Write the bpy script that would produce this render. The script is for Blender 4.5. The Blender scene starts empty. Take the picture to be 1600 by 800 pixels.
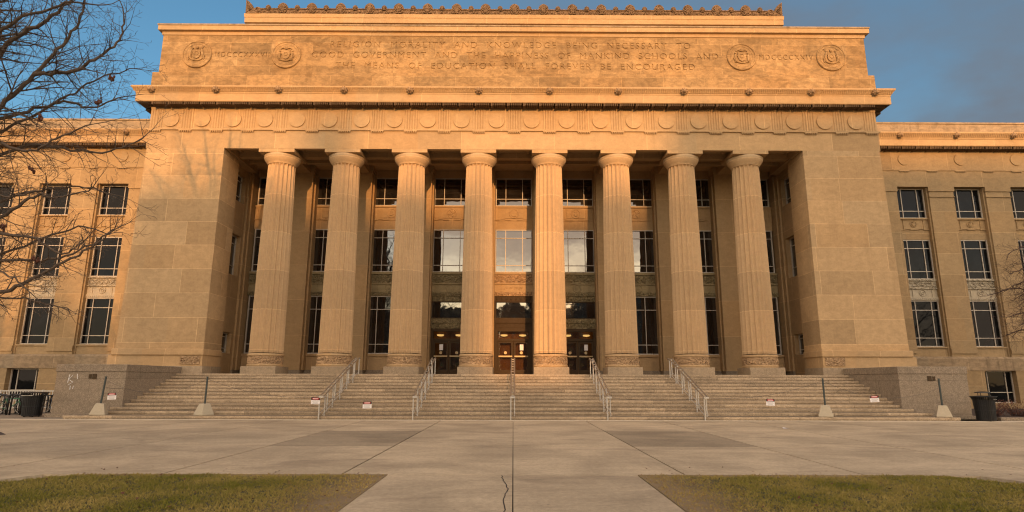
import bpy, bmesh, math, random
from mathutils import Vector, Matrix
R = math.radians
rnd = random.Random(7)
scene = bpy.context.scene

# ------------------------------------------------------------------ camera
cam_d = bpy.data.cameras.new('camera')
cam_d.sensor_width = 36.0
cam_d.lens = 947 * 36 / 1600
cam_d.clip_end = 3000
cam_d.shift_x = -2.5 / 1600
cam = bpy.data.objects.new('camera', cam_d)
scene.collection.objects.link(cam)
TILT = math.degrees(math.atan(.2059)) + .08
cam.rotation_mode = 'XYZ'
cam.matrix_world = (Matrix.Translation((0, 0, 1.7)) @ Matrix.Rotation(R(-0.25), 4, 'Z') @ Matrix.Rotation(R(90 + TILT), 4, 'X')
                    @ Matrix.Rotation(R(0.15), 4, 'Z'))
cam_d.shift_x = -2.5 / 1600 - .0026
scene.camera = cam

# ------------------------------------------------------------------ world and sun
SUN_EL, SUN_AZ = 8.0, 6.0            # azimuth: degrees to the right of straight behind the camera
world = bpy.data.worlds.new('World')
scene.world = world
world.use_nodes = True
wn, wl = world.node_tree.nodes, world.node_tree.links
wn.clear()
wout = wn.new('ShaderNodeOutputWorld')
bg = wn.new('ShaderNodeBackground')
sky = wn.new('ShaderNodeTexSky')
sky.sky_type = 'NISHITA'
sky.sun_disc = False
sky.sun_elevation = R(SUN_EL)
sky.sun_rotation = R(180 - SUN_AZ)
sky.air_density = 1.0
sky.dust_density = 1.0
sky.ozone_density = 1.5
bg.inputs['Strength'].default_value = 0.15
tc = wn.new('ShaderNodeTexCoord')
sep = wn.new('ShaderNodeSeparateXYZ')
wl.new(tc.outputs['Generated'], sep.inputs[0])

def wmath(op, a, b=None, clamp=False):
    n = wn.new('ShaderNodeMath'); n.operation = op; n.use_clamp = clamp
    for i, v in enumerate((a, b)):
        if v is None: continue
        if isinstance(v, (int, float)): n.inputs[i].default_value = v
        else: wl.new(v, n.inputs[i])
    return n.outputs[0]

def wramp(v, a, b):
    n = wn.new('ShaderNodeMapRange'); n.interpolation_type = 'SMOOTHSTEP'
    wl.new(v, n.inputs['Value']); n.inputs['From Min'].default_value = a; n.inputs['From Max'].default_value = b
    return n.outputs['Result']

mp = wn.new('ShaderNodeMapping'); mp.inputs['Scale'].default_value = (1.3, 1.3, 3.4)
wl.new(tc.outputs['Generated'], mp.inputs[0])
cn = wn.new('ShaderNodeTexNoise'); cn.inputs['Scale'].default_value = 1.6; cn.inputs['Detail'].default_value = 7
cn.inputs['Roughness'].default_value = .52; cn.inputs['Distortion'].default_value = .35
wl.new(mp.outputs[0], cn.inputs['Vector'])
noise_c = cn.outputs['Fac']
# sunset cloud sheet on the western (sun) side
west = wramp(wmath('MULTIPLY', sep.outputs['Y'], -1.0), -.15, .55)
wmask = wmath('MULTIPLY', west, wramp(noise_c, .30, .62))
# dim grey cloud bank to the east, right of the hall
east = wramp(sep.outputs['X'], -.25, .35)
emask = wmath('MULTIPLY', wmath('MULTIPLY', east, wramp(sep.outputs['Y'], .1, .5)), wmath('ADD', wramp(noise_c, .30, .72), .25, True))
emask = wmath('MULTIPLY', emask, .95)

def wmix(fac, a, b):
    n = wn.new('ShaderNodeMixRGB')
    wl.new(fac, n.inputs['Fac'])
    for s, v in ((1, a), (2, b)):
        if isinstance(v, tuple): n.inputs[s].default_value = v
        else: wl.new(v, n.inputs[s])
    return n.outputs[0]

CLOUD_W = (6.6, 4.95, 3.6, 1)
CLOUD_E = (.42, .48, .58, 1)
tint = wn.new('ShaderNodeMixRGB'); tint.blend_type = 'MULTIPLY'
wl.new(wramp(sep.outputs['Y'], -.1, .4), tint.inputs['Fac']); wl.new(sky.outputs[0], tint.inputs[1]); tint.inputs[2].default_value = (.30, .45, .50, 1)
c1 = wmix(emask, tint.outputs[0], CLOUD_E)
c2 = wmix(wmask, c1, CLOUD_W)
wl.new(c2, bg.inputs['Color'])
wl.new(bg.outputs[0], wout.inputs['Surface'])

sun_d = bpy.data.lights.new('sun', 'SUN')
sun_d.energy = 1.55
sun_d.angle = R(.55)
sun_d.color = (1.0, .50, .19)
sun = bpy.data.objects.new('sun', sun_d)
scene.collection.objects.link(sun)
sdir = Vector((math.sin(R(SUN_AZ)) * math.cos(R(SUN_EL)), -math.cos(R(SUN_AZ)) * math.cos(R(SUN_EL)), math.sin(R(SUN_EL))))
sun.rotation_euler = sdir.to_track_quat('Z', 'Y').to_euler()

scene.cycles.filter_width = 1.15
vs = scene.view_settings
vs.view_transform = 'Standard'; vs.look = 'None'; vs.gamma = 1; vs.use_curve_mapping = False
vs.exposure = 1.5

# ------------------------------------------------------------------ helpers
col = scene.collection

def tag(o, label=None, cat=None, group=None, kind=None):
    if label: o['label'] = label
    if cat: o['category'] = cat
    if group: o['group'] = group
    if kind: o['kind'] = kind
    return o

def empty(name, loc, rz=0, label=None, cat=None, group=None):
    o = bpy.data.objects.new(name, None)
    o.empty_display_size = .3
    col.objects.link(o)
    o.location = loc; o.rotation_euler = (0, 0, rz)
    return tag(o, label, cat, group)

class MB:
    def __init__(s): s.v = []; s.f = []
    def add(s, vs, fs):
        b = len(s.v); s.v += [tuple(v) for v in vs]; s.f += [tuple(i + b for i in f) for f in fs]
        return s
    def box(s, x0, x1, y0, y1, z0, z1):
        return s.add([(x0, y0, z0), (x1, y0, z0), (x1, y1, z0), (x0, y1, z0), (x0, y0, z1), (x1, y0, z1), (x1, y1, z1), (x0, y1, z1)],
                     [(0, 3, 2, 1), (4, 5, 6, 7), (0, 1, 5, 4), (1, 2, 6, 5), (2, 3, 7, 6), (3, 0, 4, 7)])
    def cyl(s, c, r0, r1, z0, z1, n=24, caps=True):
        vs = [(c[0] + r * math.cos(2 * math.pi * i / n), c[1] + r * math.sin(2 * math.pi * i / n), z) for r, z in ((r0, z0), (r1, z1)) for i in range(n)]
        fs = [(i, (i + 1) % n, n + (i + 1) % n, n + i) for i in range(n)]
        if caps: fs += [tuple(range(n - 1, -1, -1)), tuple(range(n, 2 * n))]
        return s.add(vs, fs)
    def lathe(s, c, prof, n=32):
        vs = [(c[0] + r * math.cos(2 * math.pi * i / n), c[1] + r * math.sin(2 * math.pi * i / n), c[2] + z) for r, z in prof for i in range(n)]
        fs = [(k * n + i, k * n + (i + 1) % n, (k + 1) * n + (i + 1) % n, (k + 1) * n + i) for k in range(len(prof) - 1) for i in range(n)]
        fs += [tuple(range(n - 1, -1, -1)), tuple((len(prof) - 1) * n + i for i in range(n))]
        return s.add(vs, fs)
    def tube(s, pts, rad, n=8, closed=False, caps=True):
        pts = [Vector(p) for p in pts]; m = len(pts)
        if not hasattr(rad, '__len__'): rad = [rad] * m
        vs = []
        up = None
        for i in range(m):
            if closed: d = pts[(i + 1) % m] - pts[i - 1]
            else: d = pts[min(i + 1, m - 1)] - pts[max(i - 1, 0)]
            if d.length < 1e-9: d = Vector((0, 0, 1))
            d.normalize()
            if up is None:
                up = Vector((0, 0, 1)) if abs(d.z) < .9 else Vector((1, 0, 0))
            a = up - d * up.dot(d)
            if a.length < 1e-4: a = d.orthogonal()
            a.normalize(); up = a
            b = d.cross(a)
            vs += [pts[i] + (a * math.cos(2 * math.pi * k / n) + b * math.sin(2 * math.pi * k / n)) * rad[i] for k in range(n)]
        segs = m if closed else m - 1
        fs = [(i * n + k, i * n + (k + 1) % n, ((i + 1) % m) * n + (k + 1) % n, ((i + 1) % m) * n + k) for i in range(segs) for k in range(n)]
        if caps and not closed: fs += [tuple(range(n - 1, -1, -1)), tuple((m - 1) * n + k for k in range(n))]
        return s.add(vs, fs)
    def prism(s, poly, y0, y1):
        """poly: list of (x,z); thickness along y"""
        n = len(poly)
        vs = [(x, y0, z) for x, z in poly] + [(x, y1, z) for x, z in poly]
        fs = [tuple(range(n)), tuple(range(2 * n - 1, n - 1, -1))] + [(i, n + i, n + (i + 1) % n, (i + 1) % n) for i in range(n)]
        return s.add(vs, fs)
    def disc(s, cx, cz, r, y0, y1, n=40, r1=None):
        r1 = r1 or r
        vs = [(cx + q * math.cos(2 * math.pi * i / n), y, cz + q * math.sin(2 * math.pi * i / n)) for q, y in ((r, y0), (r1, y1)) for i in range(n)]
        return s.add(vs, [tuple(range(n)), tuple(range(2 * n - 1, n - 1, -1))] + [(i, n + i, n + (i + 1) % n, (i + 1) % n) for i in range(n)])
    def ring(s, cx, cz, r, t, y, n=40):
        return s.tube([(cx + r * math.cos(2 * math.pi * i / n), y, cz + r * math.sin(2 * math.pi * i / n)) for i in range(n)], t, 6, closed=True)
    def blob(s, c, rx, ry, rz, n=10, m=6):
        vs = []; fs = []
        for j in range(1, m):
            t = math.pi * j / m
            for i in range(n):
                p = 2 * math.pi * i / n
                vs.append((c[0] + rx * math.sin(t) * math.cos(p), c[1] + ry * math.sin(t) * math.sin(p), c[2] + rz * math.cos(t)))
        a = len(vs); vs += [(c[0], c[1], c[2] + rz), (c[0], c[1], c[2] - rz)]
        for j in range(m - 2):
            for i in range(n): fs.append((j * n + i, (j + 1) * n + i, (j + 1) * n + (i + 1) % n, j * n + (i + 1) % n))
        for i in range(n): fs += [(a, i, (i + 1) % n), (a + 1, (m - 2) * n + (i + 1) % n, (m - 2) * n + i)]
        return s.add(vs, fs)
    def mitre(s, W, yf, yb, prof, top=True, bottom=True):
        """moulding swept round front and both ends; prof = (offset, z) going up"""
        rings = []
        for o, z in prof:
            rings.append([(-(W + o), yb, z), (-(W + o), yf - o, z), (W + o, yf - o, z), (W + o, yb, z)])
        vs = [p for r in rings for p in r]; fs = []
        for k in range(len(rings) - 1):
            a, b = 4 * k, 4 * k + 4
            fs += [(a, a + 1, b + 1, b), (a + 1, a + 2, b + 2, b + 1), (a + 2, a + 3, b + 3, b + 2), (a + 3, a, b, b + 3)]
        if bottom: fs.append((3, 2, 1, 0))
        t = 4 * (len(rings) - 1)
        if top: fs.append((t, t + 1, t + 2, t + 3))
        return s.add(vs, fs)
    def build(s, name, m, parent=None, smooth=False, loc=None, bevel=0):
        me = bpy.data.meshes.new(name)
        me.from_pydata(s.v, [], s.f); me.update()
        if smooth: me.polygons.foreach_set('use_smooth', [True] * len(me.polygons))
        me.materials.append(m)
        o = bpy.data.objects.new(name, me)
        col.objects.link(o)
        if parent: o.parent = parent
        if loc: o.location = loc
        if bevel:
            md = o.modifiers.new('bevel', 'BEVEL'); md.width = bevel; md.segments = 2; md.limit_method = 'ANGLE'
        return o

def kids(o): return [c for c in o.children]
def copy_tree(o, parent=None):
    c = o.copy(); col.objects.link(c)
    c.parent = parent
    for ch in kids(o): copy_tree(ch, c)
    return c

def fixn(o):
    bm = bmesh.new(); bm.from_mesh(o.data); bmesh.ops.recalc_face_normals(bm, faces=bm.faces); bm.to_mesh(o.data); bm.free()
    return o

# ------------------------------------------------------------------ materials
class NT:
    def __init__(s, name):
        s.m = bpy.data.materials.new(name); s.m.use_nodes = True
        s.n, s.l = s.m.node_tree.nodes, s.m.node_tree.links
        s.b = s.n['Principled BSDF']
        s.geo = s.n.new('ShaderNodeNewGeometry'); s.tc = s.n.new('ShaderNodeTexCoord')
    def _in(s, sock, v):
        if v is None: return
        if hasattr(v, 'type') and hasattr(v, 'links'): s.l.new(v, sock)
        else: sock.default_value = v
    def sepxyz(s, v):
        n = s.n.new('ShaderNodeSeparateXYZ'); s._in(n.inputs[0], v); return n.outputs
    def comb(s, x, y, z):
        n = s.n.new('ShaderNodeCombineXYZ')
        for i, v in enumerate((x, y, z)): s._in(n.inputs[i], v)
        return n.outputs[0]
    def math(s, op, a, b=None, clamp=False):
        n = s.n.new('ShaderNodeMath'); n.operation = op; n.use_clamp = clamp
        s._in(n.inputs[0], a); s._in(n.inputs[1], b); return n.outputs[0]
    def map(s, v, sc=(1, 1, 1), loc=(0, 0, 0)):
        n = s.n.new('ShaderNodeMapping'); s._in(n.inputs[0], v); n.inputs['Scale'].default_value = sc; n.inputs['Location'].default_value = loc
        return n.outputs[0]
    def noise(s, v, scale, detail=4, rough=.55, dist=0):
        n = s.n.new('ShaderNodeTexNoise'); s._in(n.inputs['Vector'], v)
        n.inputs['Scale'].default_value = scale; n.inputs['Detail'].default_value = detail
        n.inputs['Roughness'].default_value = rough; n.inputs['Distortion'].default_value = dist
        return n.outputs['Fac']
    def vor(s, v, scale, feature='F1'):
        n = s.n.new('ShaderNodeTexVoronoi'); s._in(n.inputs['Vector'], v); n.feature = feature
        n.inputs['Scale'].default_value = scale; return n.outputs['Distance']
    def rng(s, v, a, b, c=0., d=1., smooth=True):
        n = s.n.new('ShaderNodeMapRange'); s._in(n.inputs['Value'], v)
        if smooth: n.interpolation_type = 'SMOOTHSTEP'
        for k, q in (('From Min', a), ('From Max', b), ('To Min', c), ('To Max', d)): n.inputs[k].default_value = q
        return n.outputs['Result']
    def mix(s, fac, a, b, mode='MIX'):
        n = s.n.new('ShaderNodeMixRGB'); n.blend_type = mode
        s._in(n.inputs[0], fac)
        for i, v in ((1, a), (2, b)):
            if isinstance(v, tuple) and len(v) == 3: v = v + (1,)
            s._in(n.inputs[i], v)
        return n.outputs[0]
    def brick(s, v, w, h, mortar=.008, c1=(.9,) * 3, c2=(1.08,) * 3, cm=(.8,) * 3, off=.5, sq=1.0, sf=2):
        n = s.n.new('ShaderNodeTexBrick'); s._in(n.inputs['Vector'], v)
        n.offset = off; n.squash = sq; n.squash_frequency = sf
        n.inputs['Color1'].default_value = (*c1, 1); n.inputs['Color2'].default_value = (*c2, 1); n.inputs['Mortar'].default_value = (*cm, 1)
        n.inputs['Scale'].default_value = 1; n.inputs['Mortar Size'].default_value = mortar
        n.inputs['Mortar Smooth'].default_value = .2
        n.inputs['Brick Width'].default_value = w; n.inputs['Row Height'].default_value = h
        return n.outputs['Color'], n.outputs['Fac']
    def bump(s, h, strength=.3, dist=.02, prev=None):
        n = s.n.new('ShaderNodeBump'); s._in(n.inputs['Height'], h)
        n.inputs['Strength'].default_value = strength; n.inputs['Distance'].default_value = dist
        if prev is not None: s.l.new(prev, n.inputs['Normal'])
        return n.outputs[0]
    def out(s, color=None, rough=None, normal=None, **kw):
        if isinstance(color, tuple) and len(color) == 3: color = color + (1,)
        s._in(s.b.inputs['Base Color'], color)
        s._in(s.b.inputs['Roughness'], rough)
        if normal is not None: s.l.new(normal, s.b.inputs['Normal'])
        for k, v in kw.items(): s._in(s.b.inputs[k.replace('_', ' ')], v)
        return s.m

def gray(v): return (v, v, v)

def stone(name, base, bw=3.1, bh=1.42, zoff=0.0, joint=True, weather=.3, carve=0, grain=1.0, stain=.25, vary=.1, patches=False):
    t = NT(name)
    pos = t.geo.outputs['Position']; x, y, z = t.sepxyz(pos)
    c = base
    bumps = None
    if joint:
        u = t.math('ADD', x, y)
        v2 = t.comb(u, t.math('ADD', z, zoff), 0.0)
        bc, bf = t.brick(v2, bw, bh, .02, gray(1 - vary), gray(1 + vary * .8), gray(1.28), .43, 1.35, 3)
        c = t.mix(1.0, base, bc, 'MULTIPLY')
        bumps = t.bump(t.math('SUBTRACT', 1.0, bf), .5, .012)
        # warm / cool shift from block to block
        bc2, _ = t.brick(t.map(v2, (1, 1, 1), (31.0, bh * 6, 0)), bw, bh, 0.0, (1.06, .99, .9), (.95, 1.0, 1.06), (1, 1, 1), .43, 1.35, 3)
        c = t.mix(.55, c, t.mix(1.0, c, bc2, 'MULTIPLY'))
    big = t.noise(pos, .45, 5, .6, .4)
    c = t.mix(1.0, c, t.mix(big, gray(1 - weather), gray(1 + weather * .55)), 'MULTIPLY')
    streak = t.noise(t.map(pos, (2.2, 2.2, .16)), 1.0, 6, .62)
    c = t.mix(t.rng(streak, .52, .78, 0, stain), c, (base[0] * .42, base[1] * .40, base[2] * .38))
    mid = t.noise(t.map(pos, (1, 1, 1.6)), 2.3, 6, .68, .6)
    c = t.mix(1.0, c, t.mix(t.rng(mid, .3, .7), gray(1 - .55 * weather), gray(1 + .45 * weather)), 'MULTIPLY')
    sp_ = t.noise(pos, 4.2, 5, .75)
    c = t.mix(t.rng(sp_, .62, .74, 0, .17), c, (base[0] * .55, base[1] * .52, base[2] * .5))
    fine = t.noise(pos, 9.0, 6, .7)
    c = t.mix(1.0, c, t.mix(t.rng(fine, .3, .7), gray(.94), gray(1.06)), 'MULTIPLY')
    vert = t.noise(t.map(pos, (26, 26, .8)), 1.0, 2, .5)
    c = t.mix(1.0, c, t.mix(vert, gray(.95), gray(1.04)), 'MULTIPLY')
    h = t.math('ADD', t.noise(pos, 30, 5, .7), t.math('MULTIPLY', t.noise(pos, 5, 4), .8))
    nb = t.bump(h, .22 * grain, .02, bumps)
    if patches:      # spalled faces: shallow hollows with paler, rougher stone
        pm = t.noise(t.map(pos, (.55, .55, 1.5)), 1.1, 7, .62, 1.6)
        edge = t.rng(pm, .57, .61)
        c = t.mix(t.rng(pm, .57, .63, 0, .35), c, (base[0] * 1.25, base[1] * 1.22, base[2] * 1.15))
        c = t.mix(t.rng(t.noise(t.map(pos, (.4, .4, 1.0), (9, 0, 4)), 1.3, 6, .65, 1.0), .52, .70, 0, .5), c, (base[0] * .5, base[1] * .46, base[2] * .42))
        nb = t.bump(edge, .35, .03, nb)
    if carve:
        u = t.math('ADD', x, y)
        vc = t.comb(u, z, 0.0)
        k = t.vor(t.map(vc, (1, 1.25, 1)), carve)
        k2 = t.noise(vc, carve * 1.1, 2, .5, 1.2)
        nb = t.bump(t.math('ADD', t.rng(k, .15, .6), t.rng(k2, .42, .56)), .9, .06, nb)
        c = t.mix(t.rng(k2, .50, .42, 0, .35), c, tuple(q * .55 for q in base))
    return t.out(c, t.rng(fine, .3, .7, .75, .95), nb, Specular_IOR_Level=.2)

LIME = (.42, .285, .15)
M = {}
M['lime'] = stone('limestone_ashlar', LIME, weather=.2, stain=.2, zoff=.42, vary=.16)
M['lime_wing'] = stone('limestone_wing', (.335, .235, .125), bw=4.0, bh=1.5, weather=.2, stain=.2, vary=.12)
M['lime_plain'] = stone('limestone_moulding', LIME, bw=2.0, bh=50, weather=.15, stain=.2, vary=.07)
M['lime_arch'] = stone('limestone_architrave', LIME, bw=4.2, bh=50, weather=.16, stain=.2, vary=.15)
M['lime_frieze'] = stone('limestone_frieze', LIME, bw=2.02, bh=50, weather=.16, stain=.35, vary=.06)
M['attic'] = stone('weathered_attic_limestone', (.325, .212, .10), bw=2.6, bh=.80, zoff=.4, weather=.5, stain=.5, grain=2.2, vary=.2, patches=True)
M['dark_carved'] = stone('weathered_carved_limestone', (.25, .165, .095), joint=False, carve=6.5, weather=.4, stain=.6)
M['column'] = stone('column_limestone', (.47, .33, .188), bw=200, bh=2.33, zoff=1.2, weather=.09, stain=.10, vary=.07, grain=.7)
M['carved'] = stone('carved_limestone', (.44, .29, .16), joint=False, carve=6.5, weather=.2, stain=.25)
M['carved_wing'] = stone('carved_grey_marble', (.42, .36, .26), joint=False, carve=5.0, weather=.2, stain=.3)
M['panel_wing'] = stone('grey_marble_panel', (.42, .36, .26), joint=False, weather=.2, stain=.2)
M['recess'] = stone('portico_wall_limestone', (.40, .27, .14), bw=3, bh=2.3, weather=.15, stain=.2, vary=.05)
M['belt'] = stone('stained_belt_stone', (.33, .25, .16), bw=3.0, bh=5, weather=.45, stain=.85, grain=1.5)
M['green'] = stone('greenish_spandrel_stone', (.27, .215, .115), joint=False, carve=6.0, weather=.2, stain=.3)
M['green_plain'] = stone('greenish_spandrel_plain', (.29, .23, .125), joint=False, weather=.2, stain=.3)

M['soffit_shade'] = stone('shade_darkened_limestone', (.11, .072, .04), joint=False, weather=.4, stain=.5)  # soffits and mutules: shade under the cornice put into the stone colour
M['lion'] = stone('lion_head_limestone', (.30, .20, .11), joint=False, weather=.4, stain=.6)

def granite(name, base, bw, bh, zoff=0, speck=.35, var=.12, stain=.4):
    t = NT(name)
    pos = t.geo.outputs['Position']; x, y, z = t.sepxyz(pos)
    u = t.math('ADD', x, t.math('MULTIPLY', y, .35))
    bc, bf = t.brick(t.comb(u, t.math('ADD', z, zoff), 0.0), bw, bh, .006, gray(1 - var), gray(1 + var), gray(.55), .37, 1.5, 3)
    c = t.mix(1.0, base, bc, 'MULTIPLY')
    sp = t.noise(pos, 26, 6, .8)
    c = t.mix(1.0, c, t.mix(t.rng(sp, .32, .68), gray(1 - speck), gray(1 + speck)), 'MULTIPLY')
    mid = t.noise(pos, 6, 5, .7)
    c = t.mix(1.0, c, t.mix(t.rng(mid, .3, .7), gray(.84), gray(1.14)), 'MULTIPLY')
    big = t.noise(t.map(pos, (.5, .5, 1.1)), 1.1, 5, .6, .5)
    c = t.mix(t.rng(big, .5, .75, 0, stain), c, tuple(q * .5 for q in base))
    nb = t.bump(sp, .3, .012, t.bump(t.math('SUBTRACT', 1.0, bf), .5, .012))
    return t.out(c, .8, nb, Specular_IOR_Level=.3)

M['granite'] = granite('granite_steps', (.36, .275, .18), 2.3, .163, 0, .42, .2, .45)
M['cheek'] = granite('granite_cheek_block', (.235, .185, .13), 3.3, 1.05, .3, .45, .06, .5)
M['plinth'] = granite('granite_plinth', (.30, .23, .15), 1.4, 5, 0, .25)

def simple(name, colr, rough=.5, metal=0, var=.12, scale=8, bump=.05, **kw):
    t = NT(name)
    n = t.noise(t.tc.outputs['Object'], scale, 5, .65)
    c = t.mix(1.0, colr, t.mix(n, gray(1 - var), gray(1 + var)), 'MULTIPLY')
    return t.out(c, rough, t.bump(n, bump, .01), Metallic=metal, **kw)

M['steel'] = simple('brushed_steel', (.47, .44, .39), .4, .45, .2, 20)
M['rail_dark'] = simple('worn_steel_rail', (.30, .235, .17), .4, .45)
M['bronze'] = simple('bronze_door_frame', (.062, .042, .024), .7, .0, .3, Specular_IOR_Level=.08)
M['wframe'] = simple('painted_window_frame', (.44, .39, .32), .5, .0, .15)
M['black'] = simple('black_painted_metal', (.012, .012, .013), .38, .2, .3)
M['post'] = simple('green_steel_post', (.045, .055, .05), .5, .3, .3)
M['conc_base'] = simple('cast_concrete', (.40, .34, .24), .9, 0, .2, 14, .3)
M['white'] = simple('white_sign_enamel', (.72, .68, .66), .45, 0, .05)
M['red'] = simple('red_sign_enamel', (.42, .03, .02), .45, 0, .1)
M['letter'] = simple('grey_letter_paint', (.35, .33, .3), .6, 0, .3, 40)
M['chain'] = simple('tarnished_chain', (.14, .12, .10), .5, .6, .3)
M['brass'] = simple('brass_push_bar', (.45, .33, .17), .55, .3, .1)
M['graffiti'] = simple('white_paint_marks', (.6, .58, .55), .8)
M['rubber'] = simple('black_rubber', (.015, .015, .015), .8)
M['bike_green'] = simple('green_bike_paint', (.03, .16, .07), .35)
M['bike_blue'] = simple('dark_bike_paint', (.03, .035, .05), .35)
M['rail_white'] = simple('pale_railing_paint', (.45, .43, .38), .5)
M['soil'] = simple('dry_soil_and_mulch', (.055, .034, .022), .95, 0, .5, 12, .8)

def glass(name, tint=(.012, .011, .010), ior=2.05, wav=.0035, rough=.025):
    t = NT(name)
    pos = t.geo.outputs['Position']
    n = t.noise(pos, 1.1, 2, .4)
    inner = t.noise(t.map(pos, (1.3, 1.3, .9)), .9, 4, .6)
    c = t.mix(t.rng(inner, .45, .7), tint, tuple(q * 2.2 for q in tint))
    return t.out(c, rough, t.bump(n, .10, .05), IOR=ior)
M['glass'] = glass('window_glass')
M['wing_glass'] = glass('wing_window_glass', (.004, .0045, .005), 1.23)
M['blind'] = simple('pale_roller_blind', (.35, .33, .31), .8)

t = NT('door_glass')
g = t.n.new('ShaderNodeBsdfGlossy'); g.inputs['Roughness'].default_value = .02; g.inputs['Color'].default_value = (1, 1, 1, 1)
tr = t.n.new('ShaderNodeBsdfTransparent'); tr.inputs['Color'].default_value = (.72, .68, .6, 1)
fr = t.n.new('ShaderNodeFresnel'); fr.inputs['IOR'].default_value = 1.9
mx = t.n.new('ShaderNodeMixShader')
t.l.new(fr.outputs[0], mx.inputs[0]); t.l.new(tr.outputs[0], mx.inputs[1]); t.l.new(g.outputs[0], mx.inputs[2])
t.l.new(mx.outputs[0], t.n['Material Output'].inputs['Surface'])
M['door_glass'] = t.m

def emit(name, c, s):
    t = NT(name); return t.out(c, .5, None, Emission_Color=(*c, 1), Emission_Strength=s)
M['lamp'] = emit('warm_lamp_glow', (1.0, .66, .25), .65)
M['lobby'] = simple('lobby_wood', (.28, .13, .05), .6)

# pavement: one tone per slab comes from a face attribute
t = NT('concrete_paving')
pos = t.geo.outputs['Position']
att = t.n.new('ShaderNodeAttribute'); att.attribute_name = 'tone'
base = t.mix(1.0, (.44, .345, .225), att.outputs['Color'], 'MULTIPLY')
n1 = t.noise(pos, .35, 6, .62, .6); n2 = t.noise(pos, 55, 4, .8); n3 = t.noise(t.map(pos, (.4, .9, 1)), .8, 5, .6, .8)
c = t.mix(1.0, base, t.mix(t.rng(n1, .3, .7), gray(.78), gray(1.16)), 'MULTIPLY')
c = t.mix(1.0, c, t.mix(t.rng(n2, .3, .7), gray(.86), gray(1.14)), 'MULTIPLY')
g2 = t.noise(pos, 13, 5, .8)
c = t.mix(1.0, c, t.mix(t.rng(g2, .32, .68), gray(.88), gray(1.12)), 'MULTIPLY')
c = t.mix(t.rng(n3, .54, .70, 0, .45), c, (.20, .15, .10))
spots = t.vor(pos, 1.7)
c = t.mix(t.rng(spots, .045, .03, 0, .55), c, (.09, .07, .05))
strk = t.noise(t.map(pos, (.45, 1.3, 1)), 1.0, 6, .7, .4)
c = t.mix(1.0, c, t.mix(t.rng(strk, .35, .65), gray(.92), gray(1.07)), 'MULTIPLY')
n4 = t.noise(pos, 7, 5, .75)
c = t.mix(1.0, c, t.mix(t.rng(n4, .3, .72), gray(.9), gray(1.08)), 'MULTIPLY')
c = t.mix(t.rng(t.noise(pos, 2.6, 3, .5), .74, .80, 0, .5), c, (.13, .10, .07))
M['pave'] = t.out(c, .88, t.bump(n2, .35, .008), Specular_IOR_Level=.3)
M['joint'] = simple('dark_joint', (.02, .016, .012), .95)
M['strip'] = simple('pale_caulk_strip', (.66, .57, .42), .8, 0, .12, 3)

t = NT('ground_earth')
pos = t.geo.outputs['Position']
c = t.mix(t.noise(pos, .5, 5), (.05, .055, .02), (.11, .09, .045))
c = t.mix(t.noise(pos, 14, 5, .8), c, t.mix(1.0, c, gray(.55), 'MULTIPLY'))
M['ground'] = t.out(c, .95)

t = NT('lawn_blades')
pos = t.geo.outputs['Position']; inf = t.n.new('ShaderNodeAttribute'); inf.attribute_name = 'tone'
sx = t.sepxyz(inf.outputs['Color'])
c = t.mix(sx[0], (.13, .125, .016), (.37, .27, .085))
c = t.mix(t.rng(sx[1], .72, .95), c, (.26, .17, .07))
M['grass'] = t.out(c, .8, None, Specular_IOR_Level=.15)
t = NT('tree_bark')
pos = t.geo.outputs['Position']
n = t.noise(t.map(pos, (9, 9, 3)), 1.5, 6, .7)
M['bark'] = t.out(t.mix(n, (.05, .034, .024), (.15, .105, .07)), .95, t.bump(n, .6, .03))
M['twig'] = simple('dark_twig', (.045, .022, .017), .9)
M['leafdead'] = simple('dead_brown_leaf', (.10, .035, .018), .9)
def brickm(name, a, b):
    t = NT(name); x, y, z = t.sepxyz(t.geo.outputs['Position'])
    bc, bf = t.brick(t.comb(t.math('ADD', x, y), z, 0.0), .5, .16, .02, a, b, (.3, .28, .25))
    return t.out(bc, .9)
M['brick'] = brickm('red_brick', (.20, .07, .04), (.26, .10, .06))
M['roof'] = simple('slate_roof', (.06, .06, .065), .8)

# ------------------------------------------------------------------ ground
g = MB(); g.add([(-900, -700, -.12), (900, -700, -.12), (900, 1100, -.12), (-900, 1100, -.12)], [(0, 1, 2, 3)])
tag(g.build('ground', M['ground']), kind='structure')

def slabs(name, rects, mat):
    """each rect = (polygon of (x,y), tone); a real 7 cm thick slab with open joints"""
    vs = []; fs = []; tones = []
    for poly, tone in rects:
        b = len(vs); n = len(poly)
        vs += [(x, y, 0.0) for x, y in poly] + [(x, y, -.085) for x, y in poly]
        F = [tuple(range(b, b + n))] + [(b + i, b + n + i, b + n + (i + 1) % n, b + (i + 1) % n) for i in range(n)]
        fs += F; tones += [tone] * len(F)
    me = bpy.data.meshes.new(name); me.from_pydata(vs, [], fs); me.update()
    at = me.attributes.new('tone', 'FLOAT_COLOR', 'FACE')
    for i, tn in enumerate(tones): at.data[i].color = (tn, tn, tn, 1)
    me.materials.append(mat)
    o = bpy.data.objects.new(name, me); col.objects.link(o); return fixn(o)

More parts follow.
